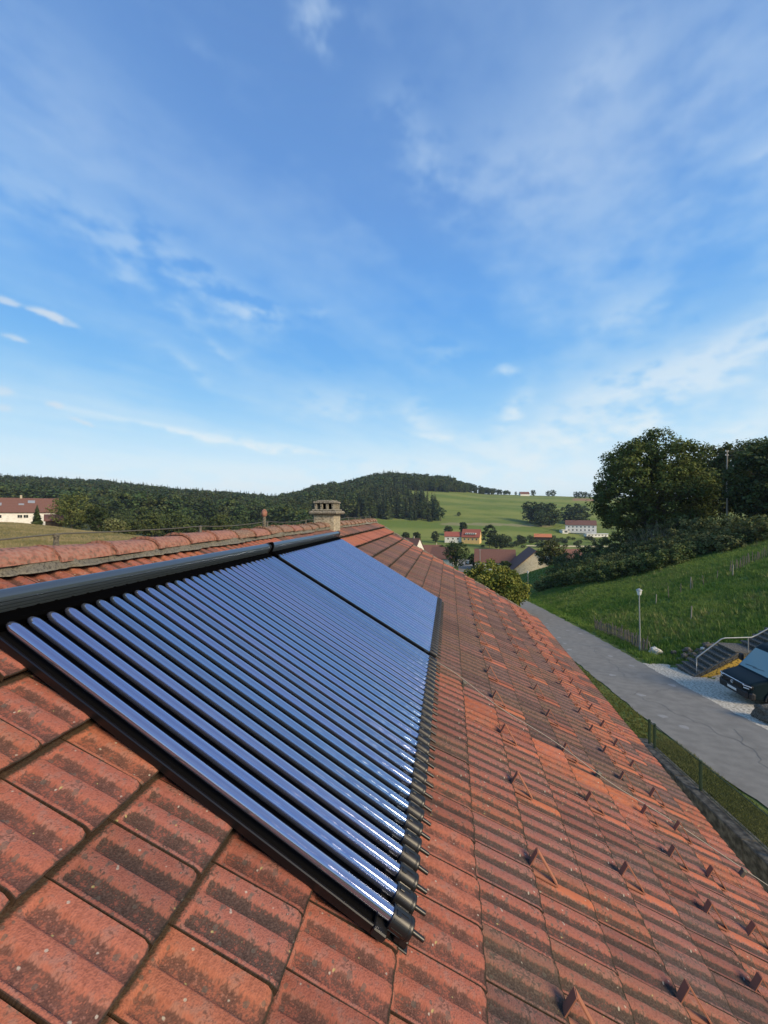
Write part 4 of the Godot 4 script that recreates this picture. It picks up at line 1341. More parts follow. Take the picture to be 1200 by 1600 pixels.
func build_van() -> void:
	var g := gr(11.2, 17.75, 0.02)
	var o := thing("delivery_van", "dark teal delivery van parked nose out on the gravel", "van", g, PI)
	o.rotation.y = PI + 0.06
	o.scale = Vector3.ONE * 0.87
	var mb := MB.new()
	var st := [[0.02, 0.42, 0.80, 0.70, 0.66, 0.10], [-0.03, 0.36, 0.93, 0.84, 0.80, 0.12], [-0.10, 0.33, 1.00, 0.93, 0.86, 0.14], [-0.30, 0.32, 1.08, 0.99, 0.88, 0.15], [-0.55, 0.32, 1.16, 1.0, 0.89, 0.15], [-0.78, 0.32, 1.22, 1.0, 0.90, 0.15], [-0.80, 0.32, 1.24, 1.0, 0.90, 0.15], [-1.52, 0.32, 2.22, 1.02, 0.80, 0.18], [-1.70, 0.32, 2.37, 1.02, 0.80, 0.20], [-2.2, 0.32, 2.50, 1.02, 0.82, 0.20], [-3.4, 0.32, 2.56, 1.02, 0.84, 0.20], [-5.7, 0.32, 2.55, 1.02, 0.84, 0.20], [-5.9, 0.40, 2.48, 0.98, 0.80, 0.2]]
	var rows := []
	for s in st: rows.append(van_ring(s[0], s[1], s[2], s[3], s[4], s[5]))
	rows.reverse()
	mb.grid(rows, true)
	var front: Array = rows[rows.size() - 1]
	for q in range(1, front.size() - 1): mb.tri(front[0], front[q], front[q + 1])
	put(mb.commit(), M.van_paint, "body", o)
	# windscreen laid on the slope, side window
	mb = MB.new()
	var wsn := Vector3(0.80, 0.62, 0).normalized() * 0.012
	mb.quad(Vector3(-0.84, 1.295, 0.80) + wsn, Vector3(-0.84, 1.295, -0.80) + wsn, Vector3(-1.47, 2.152, -0.69) + wsn, Vector3(-1.47, 2.152, 0.69) + wsn)
	put(mb.commit(), M.windscreen, "windscreen", o)
	mb = MB.new()
	for k in 2:
		mb.box(Vector3(-0.93, 1.45, 0.25 - k * 0.42), Vector3(0.012, 0.02, 0.55), Basis(Vector3(0, 0, 1), 0.88) * Basis(Vector3(1, 0, 0), 0.12))
	put(mb.commit(), M.van_trim, "wiper", o)
	for sg in [1.0, -1.0]:
		mb = MB.new()
		var pl := [Vector3(-1.12, 1.30, 0), Vector3(-2.20, 1.30, 0), Vector3(-2.20, 2.04, 0), Vector3(-1.64, 2.04, 0)]
		for k in 4:
			var yy: float = (pl[k].y - 0.32) / 2.2
			pl[k].z = sg * (1.02 - 0.205 * yy + 0.012)
		if sg > 0: mb.quad(pl[1], pl[0], pl[3], pl[2])
		else: mb.quad(pl[0], pl[1], pl[2], pl[3])
		put(mb.commit(), M.windscreen, "side_window", o)
		mb = MB.new()
		mb.box(Vector3(-1.16, 1.56, sg * 1.12), Vector3(0.13, 0.34, 0.22), Basis.IDENTITY, 0.04)
		mb.box(Vector3(-1.20, 1.44, sg * 1.00), Vector3(0.06, 0.05, 0.14))
		put(mb.commit(), M.van_trim, "wing_mirror", o)
		mb = MB.new()
		mb.box(Vector3(-0.115, 0.86, sg * 0.73), Vector3(0.20, 0.17, 0.34), Basis(Vector3.UP, -sg * 0.42), 0.03)
		put(mb.commit(), M.black_gloss, "headlight", o)
		var hl: Node = o.get_child(o.get_child_count() - 1)
		mb = MB.new()
		mb.box(Vector3(-0.075, 0.90, sg * 0.73), Vector3(0.16, 0.035, 0.33), Basis(Vector3.UP, -sg * 0.42), 0.008)
		mb.box(Vector3(-0.065, 0.80, sg * 0.70), Vector3(0.16, 0.045, 0.22), Basis(Vector3.UP, -sg * 0.42), 0.008)
		put(mb.commit(), M.lamp_white, "light_bar", hl)
		mb = MB.new()
		for wx in [-0.98, -4.6]:
			pass
		for wx in [-0.98, -4.6]:
			mb = MB.new()
			var c := Vector3(wx, 0.345, sg * 0.90)
			mb.tube([c + Vector3(0, 0, sg * 0.125), c + Vector3(0, 0, sg * 0.12), c + Vector3(0, 0, sg * 0.09), c - Vector3(0, 0, sg * 0.11)], [0.22, 0.31, 0.345, 0.345], 24)
			var w := put(mb.commit(), M.tyre, "wheel", o)
			mb = MB.new()
			mb.tube([c + Vector3(0, 0, sg * 0.135), c + Vector3(0, 0, sg * 0.127)], [0.16, 0.215], 16)
			put(mb.commit(), M.rim, "rim", w)
			mb = MB.new()      # black arch over the wheel
			var arc := []
			var rd := []
			for q in 11:
				var th := PI * q / 10.0
				arc.append(Vector3(wx + 0.42 * cos(th), 0.36 + 0.42 * sin(th), sg * 1.01)); rd.append(0.035)
			mb.tube(arc, rd, 6)
			put(mb.commit(), M.van_trim, "wheel_arch", o)
	mb = MB.new()
	mb.box(Vector3(-0.02, 0.50, 0), Vector3(0.16, 0.32, 1.62), Basis.IDENTITY, 0.05)
	for sg in [1.0, -1.0]: mb.box(Vector3(-0.20, 0.50, sg * 0.83), Vector3(0.34, 0.31, 0.22), Basis(Vector3.UP, -sg * 0.42), 0.06)
	put(mb.commit(), M.van_trim, "bumper", o)
	mb = MB.new()
	mb.box(Vector3(0.02, 0.79, 0), Vector3(0.06, 0.22, 1.12), Basis.IDENTITY, 0.02)
	var gri := put(mb.commit(), M.black_gloss, "grille", o)
	mb = MB.new()
	for k in 3: mb.box(Vector3(0.052, 0.73 + 0.06 * k, 0), Vector3(0.012, 0.012, 1.06))
	put(mb.commit(), M.van_trim, "slat", gri)
	mb = MB.new()
	mb.box(Vector3(0.00, 0.925, 0), Vector3(0.06, 0.028, 1.24), Basis.IDENTITY, 0.008)
	put(mb.commit(), M.chrome, "chrome_strip", gri)
	mb = MB.new()
	var arc2 := []
	var rd2 := []
	for q in 25:
		var th := TAU * q / 24.0
		arc2.append(Vector3(0.064, 0.80 + 0.075 * sin(th), 0.075 * cos(th))); rd2.append(0.008)
	mb.tube(arc2, rd2, 6, false)
	for s in [[-0.052, 0.84, -0.02, 0.805], [-0.02, 0.805, 0.0, 0.835], [0.0, 0.835, 0.02, 0.805], [0.02, 0.805, 0.052, 0.84], [-0.06, 0.815, -0.025, 0.74], [-0.025, 0.74, 0.0, 0.79], [0.0, 0.79, 0.025, 0.74], [0.025, 0.74, 0.06, 0.815]]:
		mb.bar(Vector3(0.064, s[1], s[0]), Vector3(0.064, s[3], s[2]), 0.007, 5)
	put(mb.commit(), M.chrome, "emblem", gri)
	mb = MB.new()
	mb.box(Vector3(0.066, 0.52, 0.0), Vector3(0.012, 0.11, 0.52), Basis.IDENTITY, 0.004)
	put(mb.commit(), M.plate_white, "number_plate", o)

# ---------------------------------------------------------------- trees and shrubs
func shade_of(c: Color, r: RandomNumberGenerator, spread := 0.3) -> Color:     # natural leaf to leaf variation
	var k := 1.0 + r.randf_range(-spread, spread)
	return Color(c.r * k * (1.0 + r.randf_range(-0.12, 0.12)), c.g * k, c.b * k)

func dir_of(r: RandomNumberGenerator) -> Vector3:
	var z := r.randf_range(-1, 1)
	var a := r.randf() * TAU
	var q := sqrt(1 - z * z)
	return Vector3(q * cos(a), z, q * sin(a))

# crown: height of its middle, half height, radius; clumps spread through the volume, leaves through each clump
func crown_into(mb: MB, r: RandomNumberGenerator, mid: Vector3, half_h: float, rad: float, clumps: int, leaves: int, clump_r: float, leaf: float, ca: Color, cb: Color, inner := 0.25) -> Array:
	var centres := []
	for k in clumps:
		var d := dir_of(r)
		var f := pow(r.randf(), 0.45)
		var even := int(clumps * 0.6)
		if k < even:
			var gy := 1.0 - 2.0 * (k + 0.5) / even
			var ga := k * 2.39996 + r.randf_range(-0.25, 0.25)
			d = (Vector3(sqrt(1.0 - gy * gy) * cos(ga), gy, sqrt(1.0 - gy * gy) * sin(ga)) + dir_of(r) * 0.12).normalized()
			f = r.randf_range(0.78, 1.04)
		elif r.randf() < inner: f *= 0.6
		var c := mid + Vector3(d.x * rad * f, d.y * half_h * f, d.z * rad * f)
		var cr := clump_r * r.randf_range(0.65, 1.35)
		centres.append(c)
		var tone := ca.lerp(cb, r.randf())
		for i in leaves:
			var e := dir_of(r)
			var p := c + Vector3(e.x, e.y * 0.75, e.z) * cr * pow(r.randf(), 0.38)
			var nn := (e * 0.7 + Vector3(0, 0.55, 0) + dir_of(r) * 0.8).normalized()
			mb.col = shade_of(tone, r)
			mb.leaf(p, nn, dir_of(r), leaf * r.randf_range(0.6, 1.35), 0.75)
	return centres

func limbs_into(mb: MB, r: RandomNumberGenerator, h_trunk: float, rad: float, mid: Vector3, centres: Array, n: int) -> void:
	mb.col = Color(0.07, 0.057, 0.042)
	var lean := Vector3(r.randf_range(-0.04, 0.04), 1, r.randf_range(-0.04, 0.04))
	var top := lean * (h_trunk + (mid.y - h_trunk) * 0.7)
	mb.tube([Vector3(0, -0.4, 0), Vector3(0, 0.15, 0), lean * h_trunk * 0.5, lean * h_trunk, top], [rad * 1.5, rad * 1.15, rad * 0.95, rad * 0.85, rad * 0.45], 8)
	for k in mini(n, centres.size()):
		var c: Vector3 = centres[r.randi() % centres.size()]
		var s := lean * h_trunk * r.randf_range(0.85, 1.25)
		var m := s.lerp(c, 0.5) + Vector3(0, 0.12 * (c - s).length(), 0)
		mb.tube([s, m, c], [rad * 0.42, rad * 0.26, rad * 0.08], 5)

func make_tree(called: String, label: String, at: Vector3, o: Dictionary, group := "") -> Node3D:
	var r := RandomNumberGenerator.new(); r.seed = o.seed
	var t := thing(called, label, o.get("category", "tree"), at, 0.0, group)
	var H: float = o.h
	var half: float = o.half
	var mid := Vector3(0, H - half, 0)
	var mb := MB.new()
	var cs := crown_into(mb, r, mid, half * 0.86, o.rad * 0.86, o.clumps, o.leaves, o.clump_r, o.leaf, o.ca, o.cb, o.get("inner", 0.25))
	put(mb.commit(null, true), M.leaf, "crown", t)
	mb = MB.new()
	limbs_into(mb, r, maxf(H - 2.0 * half, 0.3) + 0.25 * half, o.get("trunk", 0.25), mid, cs, o.get("limbs", 10))
	put(mb.commit(), M.bark, "trunk", t)
	return t

func forest_broadleaf(sd: int, ca: Color, cb: Color) -> ArrayMesh:      # about 1 m tall, scaled where it stands
	var r := RandomNumberGenerator.new(); r.seed = sd
	var mb := MB.new()
	crown_into(mb, r, Vector3(0, 0.60, 0), 0.34, 0.25, 26, 17, 0.115, 0.085, ca, cb, 0.2)
	mb.col = Color(0.06, 0.05, 0.04)
	mb.tube([Vector3(0, -0.05, 0), Vector3(0, 0.5, 0)], [0.022, 0.012], 5)
	return mb.commit(null, true)

func bushy_tree(sd: int, ca: Color, cb: Color) -> ArrayMesh:      # crown down to the ground
	var r := RandomNumberGenerator.new(); r.seed = sd
	var mb := MB.new()
	crown_into(mb, r, Vector3(0, 0.52, 0), 0.42, 0.30, 48, 24, 0.105, 0.070, ca, cb, 0.3)
	mb.col = Color(0.06, 0.05, 0.04)
	mb.tube([Vector3(0, -0.05, 0), Vector3(0, 0.5, 0)], [0.022, 0.012], 5)
	return mb.commit(null, true)

func conifer_into(mb: MB, r: RandomNumberGenerator, ca: Color, cb: Color, levels := 15, per := 10, width := 0.17) -> void:
	for k in levels:
		var f := float(k) / levels
		var y := 0.10 + 0.88 * f
		var rad := width * pow(1.0 - f, 0.85) + 0.012
		var m := maxi(4, int(per * (1.0 - 0.55 * f)))
		for q in m:
			var th := TAU * (q + r.randf()) / m + k * 0.7
			var out := Vector3(cos(th), 0, sin(th))
			var rr := rad * r.randf_range(0.7, 1.2)
			mb.col = shade_of(ca.lerp(cb, r.randf()), r, 0.25)
			var p := Vector3(0, y + 0.012, 0) + out * rr * 0.55 + Vector3(0, -0.30 * rr, 0)
			var nn := (Vector3(0, 0.8, 0) + out * 0.6 + dir_of(r) * 0.35).normalized()
			mb.leaf(p, nn, out + Vector3(0, -0.55, 0), rr * 1.25, 0.72)
			mb.leaf(p + Vector3(0, -0.02, 0) + dir_of(r) * 0.015, (nn + dir_of(r) * 0.7).normalized(), out, rr * 0.9, 0.5)
	mb.col = Color(0.07, 0.055, 0.042)
	mb.tube([Vector3(0, -0.05, 0), Vector3(0, 0.96, 0)], [0.018, 0.004], 5)

func forest_conifer(sd: int, ca: Color, cb: Color) -> ArrayMesh:
	var r := RandomNumberGenerator.new(); r.seed = sd
	var mb := MB.new()
	conifer_into(mb, r, ca, cb)
	return mb.commit(null, true)

func wood(called: String, label: String, mesh: Mesh, places: Array) -> void:
	var mm := MultiMesh.new()
	mm.transform_format = MultiMesh.TRANSFORM_3D
	mm.use_colors = true
	mm.mesh = mesh
	mm.instance_count = places.size()
	for k in places.size():
		mm.set_instance_transform(k, places[k][0])
		mm.set_instance_color(k, places[k][1])
	var o := MultiMeshInstance3D.new()
	o.multimesh = mm
	o.material_override = M.leaf
	o.name = nm(called)
	add_child(o)
	o.set_meta("kind", "stuff")
	tag(o, label, "forest")

func in_left_wood(u: float, d: float) -> bool:
	return u < 480.0 and d > 265.0 + 35.0 * sin(u * 0.021) - 0.05 * u and d < 680.0

func in_hill_wood(u: float, d: float) -> bool:
	if u < 400.0 or u > 800.0: return false
	if d > 385.0 and d < 560.0: return u < 690.0 - maxf(0.0, d - 392.0) * 0.50
	if d >= 560.0 and d < 625.0: return u < 604.0
	if d >= 625.0 and d < 800.0: return u < 742.0 - 0.5 * absf(d - 700.0) or (absf(d - 705.0) < 14.0 and u < 795.0)
	return false

func build_forests() -> void:
	var r := RandomNumberGenerator.new(); r.seed = 77
	var kinds := [forest_broadleaf(1, Color(0.038, 0.068, 0.024), Color(0.070, 0.100, 0.034)), forest_broadleaf(2, Color(0.052, 0.080, 0.026), Color(0.098, 0.124, 0.040)), forest_conifer(3, Color(0.026, 0.046, 0.022), Color(0.050, 0.074, 0.030)), forest_conifer(4, Color(0.034, 0.054, 0.025), Color(0.062, 0.082, 0.033))]
	var pl := [[[], [], [], []], [[], [], [], []]]
	var tries := 0
	while tries < 17000:
		tries += 1
		# even over the ground: distance squared is what is drawn evenly
		var d := sqrt(r.randf_range(225.0 * 225.0, 800.0 * 800.0))
		var u := r.randf_range(-330.0, 800.0)
		var w := -1
		if in_left_wood(u, d): w = 0
		elif in_hill_wood(u, d): w = 1
		if w < 0: continue
		var p := at_px(u, d)
		var con := 0.36 + 0.5 * nz.get_noise_2d(p.x * 0.8, p.z * 0.8)
		if w == 1: con = 0.88 if (d < 480.0 and u > 585.0) else con * 0.75
		var k := (2 + r.randi() % 2) if r.randf() < con else r.randi() % 2
		var h := r.randf_range(10.5, 24.0) if k < 2 else r.randf_range(14.0, 28.0)
		if w == 1 and k >= 2 and d < 520: h *= 1.12
		if w == 0: h *= 0.92
		if u > 715.0: h *= lerpf(0.85, 0.40, clampf((u - 715.0) / 75.0, 0, 1))
		var sx := h * (r.randf_range(0.95, 1.55) if k < 2 else r.randf_range(0.8, 1.1))
		var tr := Transform3D(Basis(Vector3.UP, r.randf() * TAU) * Basis.from_scale(Vector3(sx, h, sx)), p - Vector3(0, 0.5, 0))
		var v := r.randf_range(0.70, 1.30)
		pl[w][k].append([tr, Color(v * r.randf_range(0.9, 1.15), v, v * r.randf_range(0.85, 1.1))])
	var names := ["broadleaf", "broadleaf", "conifer", "conifer"]
	var said := ["dark green broadleaf trees", "yellowish green broadleaf trees", "dark spruces", "greyish green spruces"]
	for w in 2:
		for k in 4:
			wood(names[k] + "_forest", said[k] + [" covering the long low ridge beyond the pasture", " covering the round hill behind the chimney"][w], kinds[k], pl[w][k])
	kinds[0] = bushy_tree(51, Color(0.036, 0.062, 0.022), Color(0.068, 0.096, 0.032))
	kinds[1] = bushy_tree(52, Color(0.046, 0.072, 0.024), Color(0.085, 0.112, 0.036))
	# single trees along the skyline and in the hill meadow
	var lin := [[752, 700, 14], [763, 702, 12], [771, 698, 13], [779, 705, 10], [788, 700, 8], [796, 703, 7], [742, 695, 15], [734, 690, 16], [806, 706, 7], [725, 690, 17]]
	for q in lin:
		single(kinds[q[1] % 2], "skyline_tree", "small round tree in the row along the crest of the hill meadow", at_px(q[0], q[1]), q[2], "tree row on the crest", 1.1)
	single(kinds[0], "pasture_tree", "pair of round trees alone on the skyline, the shorter one", at_px(857, 690), 11, "lone trees on the skyline", 1.3)
	single(kinds[0], "pasture_tree", "pair of round trees alone on the skyline, the taller one", at_px(864, 692), 13, "lone trees on the skyline", 1.2)
	single(kinds[0], "pasture_tree", "round tree beside the tiny white farmhouse on the skyline", at_px(833, 690), 12, "", 1.2)
	for q in [[900, 660, 12], [907, 655, 13], [914, 660, 12], [921, 668, 9]]:
		single(kinds[0], "field_tree", "dark tree in the short row above the ploughed strip", at_px(q[0], q[1]), q[2], "field trees by the ploughed strip", 1.2)
	single(kinds[0], "meadow_bush", "small dark bush alone in the middle of the hill meadow", at_px(717, 425), 5, "", 1.5)
	for q in [[828, 398, 24], [838, 392, 21], [849, 388, 24], [858, 380, 24], [846, 372, 18], [866, 385, 17]]:
		single(kinds[q[1] % 2], "grove_tree", "tall broadleaf tree in the dense grove on the hill meadow", at_px(q[0], q[1]), q[2], "grove on the hill meadow", 1.25)
	for q in [[889, 400, 20], [899, 398, 24], [908, 402, 22], [894, 395, 14]]:
		single(kinds[0], "grove_tree", "dark broadleaf tree in the grove above the long white house", at_px(q[0], q[1]), q[2], "grove above the long white house", 1.25)

func single(mesh: Mesh, called: String, label: String, at: Vector3, h: float, group := "", wide := 1.0, category := "tree") -> void:
	var o := put(mesh, M.leaf, called)
	var k := rng.randf_range(0.9, 1.1)
	o.position = at - Vector3(0, 0.02 * h, 0)
	o.scale = Vector3(h * wide * k, h, h * wide * k)
	o.rotation.y = rng.randf() * TAU
	tag(o, label, category, group)

func build_trees() -> void:
	# the great tree on the bank and its neighbours
	make_tree("great_tree", "huge dark rounded broadleaf tree towering over the hedge on the bank", at_px(1018, 70), {"seed": 11, "h": 21.9, "half": 12.0, "rad": 10.2, "clumps": 300, "leaves": 190, "clump_r": 1.65, "leaf": 0.40, "ca": Color(0.052, 0.082, 0.020), "cb": Color(0.120, 0.146, 0.036), "trunk": 0.55, "limbs": 26, "inner": 0.35})
	make_tree("tall_tree", "olive green tree standing behind the utility pole", at_px(1112, 80), {"seed": 12, "h": 17.5, "half": 8.5, "rad": 6.6, "clumps": 120, "leaves": 95, "clump_r": 1.5, "leaf": 0.55, "ca": Color(0.055, 0.072, 0.018), "cb": Color(0.105, 0.110, 0.030), "trunk": 0.35, "limbs": 14})
	make_tree("spreading_tree", "dark spreading tree with drooping leaves beside the utility pole", at_px(1213, 54), {"seed": 13, "h": 12.6, "half": 6.6, "rad": 5.8, "clumps": 150, "leaves": 100, "clump_r": 1.15, "leaf": 0.46, "ca": Color(0.034, 0.058, 0.020), "cb": Color(0.068, 0.098, 0.032), "trunk": 0.3, "limbs": 14})
	make_tree("spreading_tree", "dark leafy tree closing the gap behind the utility pole", at_px(1172, 68), {"seed": 15, "h": 15.5, "half": 8.0, "rad": 6.2, "clumps": 130, "leaves": 110, "clump_r": 1.3, "leaf": 0.42, "ca": Color(0.040, 0.066, 0.022), "cb": Color(0.085, 0.115, 0.034), "trunk": 0.3, "limbs": 12})
	make_tree("spreading_tree", "leafy tree at the top of the bank past the utility pole", at_px(1290, 60), {"seed": 14, "h": 14.0, "half": 7.0, "rad": 7.0, "clumps": 80, "leaves": 90, "clump_r": 1.4, "leaf": 0.5, "ca": Color(0.028, 0.046, 0.016), "cb": Color(0.055, 0.08, 0.024), "trunk": 0.3, "limbs": 10})
	# hedge of scrub across the bank
	var hedge := [[880, 84, 2.6], [902, 80, 3.2], [925, 78, 3.6], [948, 75, 4.2], [968, 72, 4.4], [990, 70, 4.4], [1010, 66, 4.6], [1032, 63, 4.8], [1052, 60, 5.0], [1074, 58, 4.8], [1098, 56, 4.4], [1122, 53, 4.0], [1146, 50, 3.6], [962, 66, 2.6], [1000, 61, 2.8], [1040, 57, 2.8], [1080, 53, 2.6], [1120, 48, 2.2], [920, 72, 2.4], [1168, 47, 3.2], [1195, 45, 3.0], [905, 70, 2.2], [930, 65, 2.2], [945, 60, 2.0], [975, 57, 2.4], [985, 62, 2.8], [1012, 55, 2.4], [1025, 59, 2.8], [1055, 52, 2.4], [1065, 56, 2.6], [1098, 50, 2.3], [885, 76, 2.0], [1140, 46, 2.0], [960, 61, 2.4], [1040, 53, 2.2]]
	var k := 0
	for q in hedge:
		k += 1
		make_tree("hedge_shrub", "tangled dark green shrub in the overgrown hedge across the bank", at_px(q[0], q[1]), {"seed": 100 + k, "h": q[2], "half": q[2] * 0.54, "rad": q[2] * rng.randf_range(0.75, 1.0), "clumps": 34, "leaves": 60, "clump_r": 0.62, "leaf": 0.28, "ca": Color(0.066, 0.092, 0.030), "cb": Color(0.150, 0.162, 0.062), "trunk": 0.06, "limbs": 8, "category": "shrub"}, "hedge shrubs on the bank")
	var low := [[848, 922, 1.6], [862, 917, 2.0], [878, 916, 2.4], [895, 914, 2.6], [913, 912, 2.6], [932, 910, 2.7], [952, 906, 2.6], [972, 903, 2.5], [992, 898, 2.4], [1012, 893, 2.4], [1034, 888, 2.3], [1058, 880, 2.2], [1082, 870, 2.1], [888, 900, 2.4], [925, 895, 2.6], [868, 902, 2.0]]
	for q in low:
		k += 1
		make_tree("bank_scrub", "leafy scrub spilling down the bank in front of the hedge", hit(q[0], q[1]), {"seed": 100 + k, "h": q[2], "half": q[2] * 0.54, "rad": q[2] * rng.randf_range(0.8, 1.15), "clumps": 34, "leaves": 60, "clump_r": 0.5, "leaf": 0.24, "ca": Color(0.064, 0.100, 0.030), "cb": Color(0.140, 0.168, 0.056), "trunk": 0.05, "limbs": 6, "category": "shrub"}, "scrub on the bank")
	# dry stalks standing in the hedge
	for q in [[1008, 62, 3.9], [1022, 61, 4.3], [1034, 60, 4.5], [985, 63, 3.2]]:
		var o := thing("dead_shrub", "bare pale dead stalks sticking out of the hedge", "shrub", at_px(q[0], q[1]), 0.0, "dead stalks in the hedge")
		var mb := MB.new()
		var r := RandomNumberGenerator.new(); r.seed = q[0]
		for i in 34:
			var a := r.randf() * TAU
			var b := Vector3(cos(a), 0, sin(a)) * r.randf_range(0.1, 0.8)
			var tip: Vector3 = b * 3.4 + Vector3(r.randf_range(-0.3, 0.3), q[2] * r.randf_range(0.7, 1.15), 0)
			mb.tube([b, b.lerp(tip, 0.55) + Vector3(0, 0.25, 0), tip], [0.014, 0.010, 0.004], 4, false)
		put(mb.commit(), M.timber_pale, "stalks", o)
	# the bright bush by the lane and shrubs round it
	make_tree("bright_bush", "bright yellow-green bush at the bend of the lane beyond the roof", at_px(768, 40), {"seed": 31, "h": 5.7, "half": 3.0, "rad": 4.0, "clumps": 120, "leaves": 120, "clump_r": 0.62, "leaf": 0.24, "ca": Color(0.105, 0.130, 0.022), "cb": Color(0.215, 0.215, 0.045), "trunk": 0.10, "limbs": 12, "category": "bush"})
	make_tree("dark_bush", "dark green bush tucked against the bright bush by the lane", at_px(792, 44), {"seed": 32, "h": 3.6, "half": 1.9, "rad": 2.0, "clumps": 40, "leaves": 80, "clump_r": 0.55, "leaf": 0.24, "ca": Color(0.045, 0.062, 0.016), "cb": Color(0.085, 0.100, 0.025), "trunk": 0.08, "limbs": 6, "category": "bush"})
	# trees among the village houses
	var v := [
		[713, 150, 11.0, 5.0, "village_tree", "dense dark green tree between the village houses", Color(0.030, 0.052, 0.016), Color(0.062, 0.086, 0.026)],
		[690, 168, 8.5, 3.4, "village_tree", "dark tree behind the white-edged roof below the verge", Color(0.030, 0.050, 0.016), Color(0.055, 0.078, 0.024)],
		[740, 160, 5.5, 2.4, "village_tree", "green tree beside the small car park", Color(0.034, 0.056, 0.018), Color(0.065, 0.090, 0.026)],
		[765, 262, 17.0, 5.2, "village_tree", "tall dark tree beside the yellow house", Color(0.028, 0.046, 0.016), Color(0.058, 0.080, 0.026)],
		[781, 250, 11.0, 6.0, "village_tree", "broad dark tree behind the brown-roofed barn", Color(0.028, 0.046, 0.016), Color(0.058, 0.080, 0.026)],
		[861, 118, 10.5, 4.4, "walnut_tree", "loose olive green tree in front of the beige gable", Color(0.060, 0.070, 0.020), Color(0.105, 0.110, 0.034)],
		[790, 138, 4.5, 2.0, "garden_tree", "small tree against the brown barn roof", Color(0.050, 0.070, 0.020), Color(0.09, 0.115, 0.034)],
		[895, 128, 5.0, 3.0, "garden_tree", "low dark bush beside the brown farm roofs", Color(0.035, 0.052, 0.018), Color(0.07, 0.085, 0.03)],
		[680, 285, 9.0, 3.2, "village_tree", "round tree left standing by the hay meadow edge", Color(0.045, 0.064, 0.02), Color(0.075, 0.095, 0.03)],
		[651, 285, 8.0, 3.0, "village_tree", "round tree behind the little white gables", Color(0.045, 0.064, 0.02), Color(0.075, 0.095, 0.03)],
		[634, 290, 7.0, 3.0, "village_tree", "dark bush at the hay meadow edge above the roof verge", Color(0.04, 0.06, 0.02), Color(0.07, 0.09, 0.03)],
		[701, 322, 8.5, 3.6, "village_tree", "tree behind the red-roofed white house", Color(0.04, 0.06, 0.02), Color(0.07, 0.09, 0.03)],
		[724, 325, 12.0, 3.6, "village_tree", "slim tree between the two red roofs", Color(0.03, 0.05, 0.018), Color(0.06, 0.08, 0.026)],
		[815, 285, 6.0, 3.4, "village_tree", "dark tree in the scrub belt by the orange barn", Color(0.035, 0.05, 0.02), Color(0.065, 0.08, 0.03)]]
	k = 0
	for q in v:
		k += 1
		var n := 60 if q[1] < 200 else 42
		make_tree(q[4], q[5], at_px(q[0], q[1]), {"seed": 200 + k, "h": q[2], "half": q[2] * 0.46, "rad": q[3], "clumps": n, "leaves": 60, "clump_r": q[3] * 0.26, "leaf": 0.55 if q[1] < 200 else 0.85, "ca": q[6], "cb": q[7], "trunk": 0.22, "limbs": 8})
	# belt of scrub along the valley floor
	var r := RandomNumberGenerator.new(); r.seed = 8
	var kb := bushy_tree(9, Color(0.040, 0.058, 0.022), Color(0.085, 0.100, 0.040))
	for i in 64:
		var u := r.randf_range(752, 960)
		var d := r.randf_range(262, 318)
		single(kb, "valley_shrub", "grey-green shrub in the scrub belt along the valley floor", at_px(u, d), r.randf_range(2.0, 4.2), "scrub belt in the valley", 1.8, "shrub")
	# trees at the far edge of the pasture
	var lp := [
		[22, 118, 0.0, 0.0],
		[112, 112, 11.5, 5.2, "pasture_edge_tree", "large light green tree at the far edge of the pasture", Color(0.085, 0.105, 0.028), Color(0.15, 0.165, 0.05)],
		[90, 122, 8.5, 4.0, "pasture_edge_tree", "yellow-green tree beside the dark shed at the pasture edge", Color(0.10, 0.12, 0.028), Color(0.17, 0.18, 0.05)],
		[153, 116, 9.0, 3.2, "pasture_edge_tree", "dark green tree beyond the pasture between two lighter trees", Color(0.03, 0.05, 0.018), Color(0.06, 0.08, 0.026)],
		[178, 100, 4.6, 2.6, "pasture_edge_bush", "pale bush at the pasture edge", Color(0.13, 0.145, 0.055), Color(0.2, 0.205, 0.09)],
		[204, 118, 6.0, 3.4, "pasture_edge_bush", "mid green bush just beyond the pale bush", Color(0.05, 0.07, 0.024), Color(0.09, 0.105, 0.036)],
		[238, 125, 9.5, 3.0, "pasture_edge_tree", "light green tree beyond the dark farm roof", Color(0.06, 0.085, 0.026), Color(0.11, 0.13, 0.042)],
		[262, 140, 7.0, 3.5, "pasture_edge_bush", "dark bush behind the farm roof", Color(0.035, 0.052, 0.02), Color(0.065, 0.082, 0.03)],
		[345, 150, 12.5, 3.6, "pasture_edge_tree", "light green tree past the white gable", Color(0.06, 0.085, 0.026), Color(0.11, 0.13, 0.042)],
		[312, 150, 9.0, 4.0, "pasture_edge_tree", "dark green tree right behind the white gable", Color(0.035, 0.055, 0.02), Color(0.065, 0.085, 0.03)],
		[380, 140, 10.0, 4.2, "pasture_edge_tree", "shrubby tree showing above the ridge beyond the white gable", Color(0.045, 0.062, 0.022), Color(0.08, 0.1, 0.034)],
		[440, 130, 11.0, 4.5, "pasture_edge_tree", "tree showing above the ridge next to the chimney", Color(0.05, 0.068, 0.022), Color(0.09, 0.11, 0.036)]]
	k = 0
	for q in lp:
		k += 1
		if q[2] <= 0.0: continue
		make_tree(q[4], q[5], at_px(q[0], q[1]), {"seed": 300 + k, "h": q[2], "half": q[2] * 0.46, "rad": q[3], "clumps": 52, "leaves": 60, "clump_r": q[3] * 0.27, "leaf": 0.5, "ca": q[6], "cb": q[7], "trunk": 0.2, "limbs": 10})
	var ks := bushy_tree(19, Color(0.050, 0.075, 0.024), Color(0.105, 0.125, 0.040))
